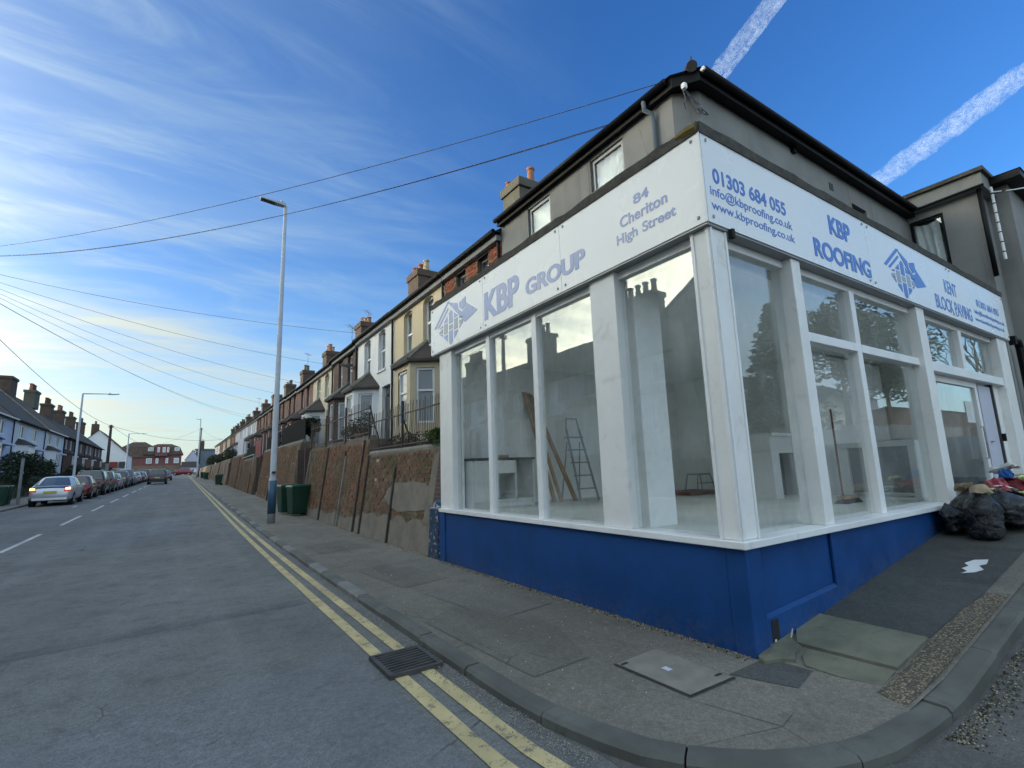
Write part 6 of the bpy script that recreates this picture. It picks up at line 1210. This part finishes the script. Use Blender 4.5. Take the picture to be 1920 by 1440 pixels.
br = thing('broom', 'wooden handled broom with wide dark head standing inside the shop', 'broom', (7.9, 3.35, FZ0)); MB().tube([(7.85, 3.42, FZ0 + .09), (8.02, 3.50, FZ0 + 1.35)], .014, 7).build('handle', 'red_brown_wood', br); m = MB(); m.box(7.66, 8.12, 3.32, 3.42, FZ0 + .06, FZ0 + .10); m.build('head', 'timber', br); m = MB(); m.hexa([(7.64, 3.29, FZ0), (8.14, 3.29, FZ0), (8.14, 3.45, FZ0), (7.64, 3.45, FZ0), (7.67, 3.33, FZ0 + .06), (8.11, 3.33, FZ0 + .06), (8.11, 3.41, FZ0 + .06), (7.67, 3.41, FZ0 + .06)]); m.build('bristles', 'bristle', br)

# ------------------------------------------------------------------ rubbish outside the door
def bag(x, y, sx_, sy_, sz, lab, lean=(0, 0), seed=1, knot=True, rz=0):
    rnd = random.Random(seed); z0 = pz(x, 2.0) + .01; m = MB(); nu, nv = 40, 26; ph = [rnd.uniform(0, 6.28) for _ in range(8)]
    for j in range(nv + 1):
        v = j / nv
        for i in range(nu):
            a = 2 * math.pi * i / nu; r = math.sin(math.pi * min(1, .10 + v * .9)) ** .42 if v < .99 else .05
            r = (1 - (1 - min(1, v / .16)) ** 2 * .30) * (1 if v < .55 else max(.09, 1 - ((v - .55) / .45) ** 1.7 * .95))
            w_ = .05 * math.sin(3 * a + ph[0] + v * 4) + .035 * math.sin(7 * a + ph[1] - v * 9) + .03 * math.sin(v * 25 + ph[2] + 2 * math.sin(2 * a + ph[3])) + .022 * math.sin(13 * a + ph[4] + v * 14) + .02 * math.sin(v * 44 + 5 * a + ph[5])
            r *= 1 + w_; c, s_ = math.cos(a + rz), math.sin(a + rz)
            m.v.append((x + c * r * sx_ + lean[0] * v * v, y + s_ * r * sy_ + lean[1] * v * v, z0 + v * sz * (1 + .04 * math.sin(2 * a + ph[6]))))
    for j in range(nv):
        for i in range(nu): m.f.append((j * nu + i, j * nu + (i + 1) % nu, (j + 1) * nu + (i + 1) % nu, (j + 1) * nu + i)); m.mi.append(0)
    m.f.append(tuple(reversed(range(nu)))); m.f.append(tuple(nv * nu + i for i in range(nu))); m.mi += [0, 0]
    t = thing('bin_bag', lab, 'bin bag', (x, y, z0), 'black bin bags outside the shop door'); m.build('sack', 'bag_black', t, smooth=True)
    if knot: MB().tube([(x + lean[0], y + lean[1], z0 + sz * .98), (x + lean[0] * 1.1, y + lean[1] - .02, z0 + sz * 1.08), (x + lean[0] * 1.3, y + lean[1] - .06, z0 + sz * 1.16)], [.03, .02, .07], 7).build('neck', 'bag_black', t)
    return t
bag(7.72, 1.92, .185, .17, .55, 'nearest upright black bin bag with a brown paper lump on top', (.02, .0), 3, False)
bag(8.45, 1.76, .42, .22, .42, 'wide black bin bag slumping over behind the upright one', (-.28, .10), 5, False, R_(15)); bag(8.2, 2.14, .26, .2, .46, 'black bin bag wedged against the white shop pillar', (.05, 0), 8, False)
bag(7.9, 2.22, .24, .12, .34, 'crumpled flat black bag lying on the sill end', (-.12, .05), 11, False)
m = MB(); nu = 14
for j in range(6):
    for i in range(nu): a = 2 * math.pi * i / nu; r = math.cos(j / 5 * 1.5) * (1 + .12 * math.sin(3 * a + j)); m.v.append((7.74 + .11 * r * math.cos(a), 1.91 + .10 * r * math.sin(a), pz(7.72, 2) + .52 + .09 * math.sin(j / 5 * 1.5) + .01 * math.sin(5 * a)))
for j in range(5):
    for i in range(nu): m.f.append((j * nu + i, j * nu + (i + 1) % nu, (j + 1) * nu + (i + 1) % nu, (j + 1) * nu + i)); m.mi.append(0)
m.f.append(tuple(5 * nu + i for i in range(nu))); m.mi.append(0); tag(m.build('paper_lump', 'cardboard', None, smooth=True), 'crumpled brown paper bulging out of the nearest bin bag', 'paper')
def packet(x, y, z, l, w, h, rz, tilt, mat, lab, cat='packaging', roll=0):
    rnd = random.Random(int(x * 977 + y * 131 + z * 53)); m = MB(); nu, nv = 11, 8; Mx = Matrix.Translation((x, y, z)) @ Matrix.Rotation(rz, 4, 'Z') @ Matrix.Rotation(tilt, 4, 'Y') @ Matrix.Rotation(roll, 4, 'X'); p1, p2, p3 = (rnd.uniform(0, 6.28) for _ in range(3))
    for sgn in (1, -1):
        for j in range(nv + 1):
            for i in range(nu + 1):
                u, v = i / nu * 2 - 1, j / nv * 2 - 1; th = h * .5 * max(0, (1 - u ** 4) * (1 - v ** 4)) ** .5; wv = .22 * h * math.sin(u * 4 + p1 + v * 2) + .16 * h * math.sin(v * 7 + p2 - u * 3) + .05 * l * u * u * math.sin(p3)
                e_ = 1 + .06 * math.sin(7 * (u + v) + p3); m.v.append(tuple(Mx @ Vector((u * l / 2 * e_, v * w / 2 * (1 + .05 * math.sin(u * 6 + p1)), sgn * th * (1 + .25 * math.sin(u * 9 + v * 6 + p2)) + wv + rnd.uniform(-.05, .05) * h))))
    N_ = (nu + 1) * (nv + 1)
    for k in (0, 1):
        for j in range(nv):
            for i in range(nu):
                f = (k * N_ + j * (nu + 1) + i, k * N_ + j * (nu + 1) + i + 1, k * N_ + (j + 1) * (nu + 1) + i + 1, k * N_ + (j + 1) * (nu + 1) + i); m.f.append(f if k == 0 else f[::-1]); m.mi.append(0)
    ring = [i for i in range(nu + 1)] + [j * (nu + 1) + nu for j in range(1, nv + 1)] + [nv * (nu + 1) + i for i in range(nu - 1, -1, -1)] + [j * (nu + 1) for j in range(nv - 1, 0, -1)]
    for a_, b_ in zip(ring, ring[1:] + ring[:1]): m.f.append((a_, N_ + a_, N_ + b_, b_)); m.mi.append(0)
    tag(m.build('discarded_packet', mat, None), lab, cat, 'packaging dumped outside the shop door')
zp = lambda x: pz(x, 2.0)
for a in ((8.98, 2.05, .36, .52, .24, .10, .3, -.25, 'red_plastic', 'large dark red wrapper on top of the heap near the door'), (9.5, 1.95, .36, .44, .22, .08, -.4, .2, 'red_plastic', 'bright red and white packet at the top right of the heap'), (9.6, 1.8, .27, .42, .24, .09, .5, .3, 'red_plastic', 'second red packet lower on the right of the heap'), (9.15, 1.85, .30, .5, .16, .06, .8, -.4, 'red_paint', 'dark red strip sticking out of the heap'),
          (9.1, 2.0, .30, .5, .3, .05, -.2, .12, 'paper_white', 'white flattened carton under the red wrappers'), (9.5, 1.75, .22, .6, .34, .06, .2, .1, 'paper_white', 'pale flattened box at the foot of the heap'), (9.35, 1.66, .12, .55, .3, .08, .5, .05, 'lime_paper', 'yellow green printed paper low in the heap'), (8.62, 2.05, .36, .2, .16, .03, .9, .5, 'lime_paper', 'small yellow green leaflet standing up among the bags'), (9.0, 1.72, .25, .28, .2, .05, -.5, .4, 'lime_paper', 'lime coloured wrapper beside the slumped bag'),
          (9.5, 1.55, .05, .6, .42, .12, .1, .0, 'pale_blue_plastic', 'pale blue plastic sheet folded on the pavement'), (8.35, 2.22, .46, .22, .18, .04, .4, .5, 'cardboard', 'torn brown cardboard piece leaning on the pillar'), (9.3, 2.1, .2, 1.0, .5, .22, .1, .0, 'dark_interior', 'dark bundle under the red wrappers'), (9.0, 1.62, .08, .3, .2, .05, .9, .1, 'paper_white', 'small white paper scrap in front of the slumped bag'), (9.75, 2.12, .48, .34, .2, .07, 1.2, .3, 'paper_white', 'white carton edge standing up at the back of the heap'), (9.2, 1.78, .42, .22, .16, .05, -.8, .4, 'lime_paper', 'yellow wrapper perched between the red ones'), (9.75, 1.66, .14, .36, .22, .07, -.3, .1, 'red_paint', 'dull red scrap at the lower right of the heap'), (9.35, 2.02, .47, .3, .14, .05, .2, -.3, 'blue_paint', 'dark blue strip lying across the red wrappers')):
    packet(a[0], a[1], zp(a[0]) + a[2], *a[3:9], a[9])
tag(MB().lathe((8.15, 1.62, zp(8.15) + .015), [(.005, 0), (.018, .006), (.018, .02), (.005, .028)], 8).build('white_ball', 'sign_white', None), 'tiny white plastic ball on the pavement by the bags', 'ball')
m = MB(); m.tube([(4.17, 2.345, .13), (4.19, 2.335, .20)], .005, 5); tag(m.build('cigarette_end', 'paper_white', None), 'thin white stick standing by the blue base', 'stick')

# ------------------------------------------------------------------ across the side street: seen as reflections in the glass
def tree(kind, lab, x, y, h, r, mat, n, size, z0=None):
    z0 = zside(x, 4.2) if z0 is None else z0; t = thing(kind, lab, 'tree', (x, y, z0), 'trees across the side street'); MB().tube([(x, y, z0), (x + .1, y, z0 + h * .3), (x, y + .1, z0 + h * .95)], [.28, .2, .04], 8).build('trunk', 'pole_wood', t); m = MB()
    if kind == 'conifer_tree':
        for k in range(16):
            f = k / 16; zz = z0 + h * (.10 + .88 * f); rr = r * (1 - f) ** .8 + .15
            for q in range(9): a = q * .7 + k * 1.3; leaves(m, (x + math.cos(a) * rr * .55, y + math.sin(a) * rr * .55, zz - rr * .10), (rr * .5, rr * .5, .38), n // 144, size, .25, .0)
    else:
        for k in range(14):
            a = random.uniform(0, 6.28); f = random.uniform(.2, .75); leaves(m, (x + math.cos(a) * r * f, y + math.sin(a) * r * f, z0 + h * random.uniform(.42, .86)), (r * .42, r * .42, h * .15), n // 14, size, .5, .2)
    m.build('crown', mat, t); return t
def bare_tree(lab, x, y, h, z0):
    t = thing('bare_tree', lab, 'tree', (x, y, z0), 'trees across the side street'); m = MB(); rnd = random.Random(int(x * 10)); trunk = MB()
    def grow(p, d, L, r, dep, mb):
        q = p + d * L; mid = (p + q) / 2 + Vector((rnd.uniform(-.06, .06), rnd.uniform(-.06, .06), 0)) * L; mb.tube([p, mid, q], [r, r * .85, r * .7], 5 if dep < 3 else 3, cap=False)
        if dep >= 6: return
        for _ in range(2 if dep else 4):
            nd = (d + Vector((rnd.uniform(-.75, .75), rnd.uniform(-.75, .75), rnd.uniform(-.15, .5)))).normalized(); grow(q, nd, L * rnd.uniform(.66, .85), r * .62, dep + 1, m)
    grow(Vector((x, y, z0)), Vector((0, 0, 1)), h * .27, h * .018, 0, trunk); trunk.build('trunk', 'pole_wood', t); m.build('branches', 'pole_wood', t)
tree('conifer_tree', 'dark conifer across the side street reflected in the shop glass', 37.5, -14.5, 11.5, 3.6, 'leaf_conifer', 5200, .30)
tree('broadleaf_tree', 'dense dark tree across the side street seen only in the glass', 47, -14.2, 12.5, 4.4, 'leaf_dark', 5200, .26); tree('broadleaf_tree', 'second dense dark tree farther along the side street', 57, -14.6, 13.5, 4.8, 'leaf_dark', 5200, .26)
bare_tree('bare winter tree beyond the dense trees across the side street', 60, -8, 13, zside(40, 4.2)); bare_tree('second bare winter tree along the side street', 72, -9, 14, zside(40, 4.2))
rh = far_house('small cream gabled house across the side street', 27, 35, -26, -17, 4.6, 7.3, 'pale_cream_render', 'roof_tile', 'y'); rh.location.z = 0
for dx in (29, 32): w_ = MB().box(dx, dx + 1.2, -17.02, -16.95, 2.6, 3.8).build('window', 'white_upvc', rh); MB().box(dx + .1, dx + 1.1, -16.96, -16.935, 2.7, 3.7).build('pane', 'far_glass', w_)
lb = far_house('low brown brick hall along the side street', 62, 84, -20, -13, 6.0, 6.6, 'dark_brick', 'roof_tile', 'x')
sw = thing('garden_wall', 'low pale wall along the far side of the side street', 'wall', (22, -10.2, 1)); m = MB()
for a, b in zip([12, 20, 28, 36, 44, 52], [20, 28, 36, 44, 52, 60]): m.box(a, b - .02, -10.4, -10.15, zside(a, 4.2) - .3, zside(a, 4.2) + 1.2)
m.build('wall', 'concrete_post', sw)
sheet('side_road_far', 'old_asphalt', [42, 60, 120], [-9, -4, 0, 3.5], lambda x, y: zside(42, 4.2)); sheet('side_verge', 'grass_earth', [2, 8, 16, 26, 42, 70, 120], [-40, -20, -9.01], lambda x, y: zside(x, 4.2) + .05)
gb = far_house('long pale rendered house across the side street seen in the glass', 36, 64, -27, -18, 7.4, 9.4, 'white_render', 'roof_tile', 'x'); gb.location.z = 0
for x in (40, 46, 52, 58):
    for z in (2.9, 5.0): w_ = MB().box(x, x + 1.6, -18.02, -17.95, z, z + 1.3).build('window', 'white_upvc', gb); MB().box(x + .1, x + 1.5, -17.96, -17.935, z + .1, z + 1.2).build('pane', 'far_glass', w_)

# left side greenery
bush('garden_bush', 'big dark rounded bush in front of the white houses on the left', (-10.3, 55, 3.05), (1.5, 4.6, 1.25), 3600, .11, 'leaf_dark', 16, 'bush', 'bushes on the left bank')
bush('garden_bush', 'upright dark bush beside the big rounded one on the left', (-10.2, 62.3, 2.7), (.9, 1.1, 1.25), 1200, .10, 'leaf_dark', 8, 'bush', 'bushes on the left bank')
bush('garden_bush', 'low dark bush at the left edge above the bins', (-10.4, 44.5, 2.5), (1.4, 3.6, .8), 2200, .10, 'leaf_dark', 12, 'bush', 'bushes on the left bank')
for y, lab in ((80, 'dark hedge behind the left lamp post'), (93, 'long dark hedge above the parked cars'), (106, 'dark hedge beside the telegraph pole'), (118, 'reddish dark hedge before the white gabled building')): bush('garden_hedge', lab, (-10.3, y, lzg(y) + .2), (1.3, 6, .95), 1900, .14, 'leaf_dark', 12, 'hedge', 'hedges on the left bank')

# ------------------------------------------------------------------ vapour trails
def trail(d0, d1, D, w, lab, n=60):
    a = Vector(d0).normalized() * D; b = Vector(d1).normalized() * D; m = MB(); k = 10; rnd = random.Random(len(lab)); ax = (b - a).normalized(); s_ = ax.cross(a.normalized()).normalized(); u_ = s_.cross(ax).normalized()
    for i in range(n + 1):
        f = i / n; c = a.lerp(b, f) + s_ * .04 * math.sin(i * .7) * w; ww = w * (1.0 + .05 * math.sin(i * .9) + .05 * math.sin(i * 2.3)) * (.6 + .4 * min(1, f * 3, (1 - f) * 4))
        for q in range(k): an = 2 * math.pi * q / k; m.v.append(tuple(c + s_ * math.cos(an) * ww * rnd.uniform(.97, 1.03) + u_ * math.sin(an) * ww * .5))
    for i in range(n):
        for q in range(k): m.f.append((i * k + q, i * k + (q + 1) % k, (i + 1) * k + (q + 1) % k, (i + 1) * k + q)); m.mi.append(0)
    tag(m.build('vapour_trail', 'contrail', None, smooth=True), lab, 'vapour trail')
trail((.697, .281, .66), (.676, .394, .622), 1, 1, 'x') if False else None
def px_dir(x, y):
    v = Vector(((x - 960) / 927.4, (y - 720) / 927.4, 1)); return right * v.x - up * v.y + fwd * v.z
D_ = 2200
trail(px_dir(1567, -130), px_dir(1312, 205), D_ - 60, 10, 'bright thin strand of the vapour trail rising above the corner roof'); trail(px_dir(1548, -130), px_dir(1296, 195), D_, 27, 'soft wide strand of the vapour trail left of the bright one'); trail(px_dir(2050, 40), px_dir(1590, 380), D_, 36, 'fainter vapour trail above the right end of the building')
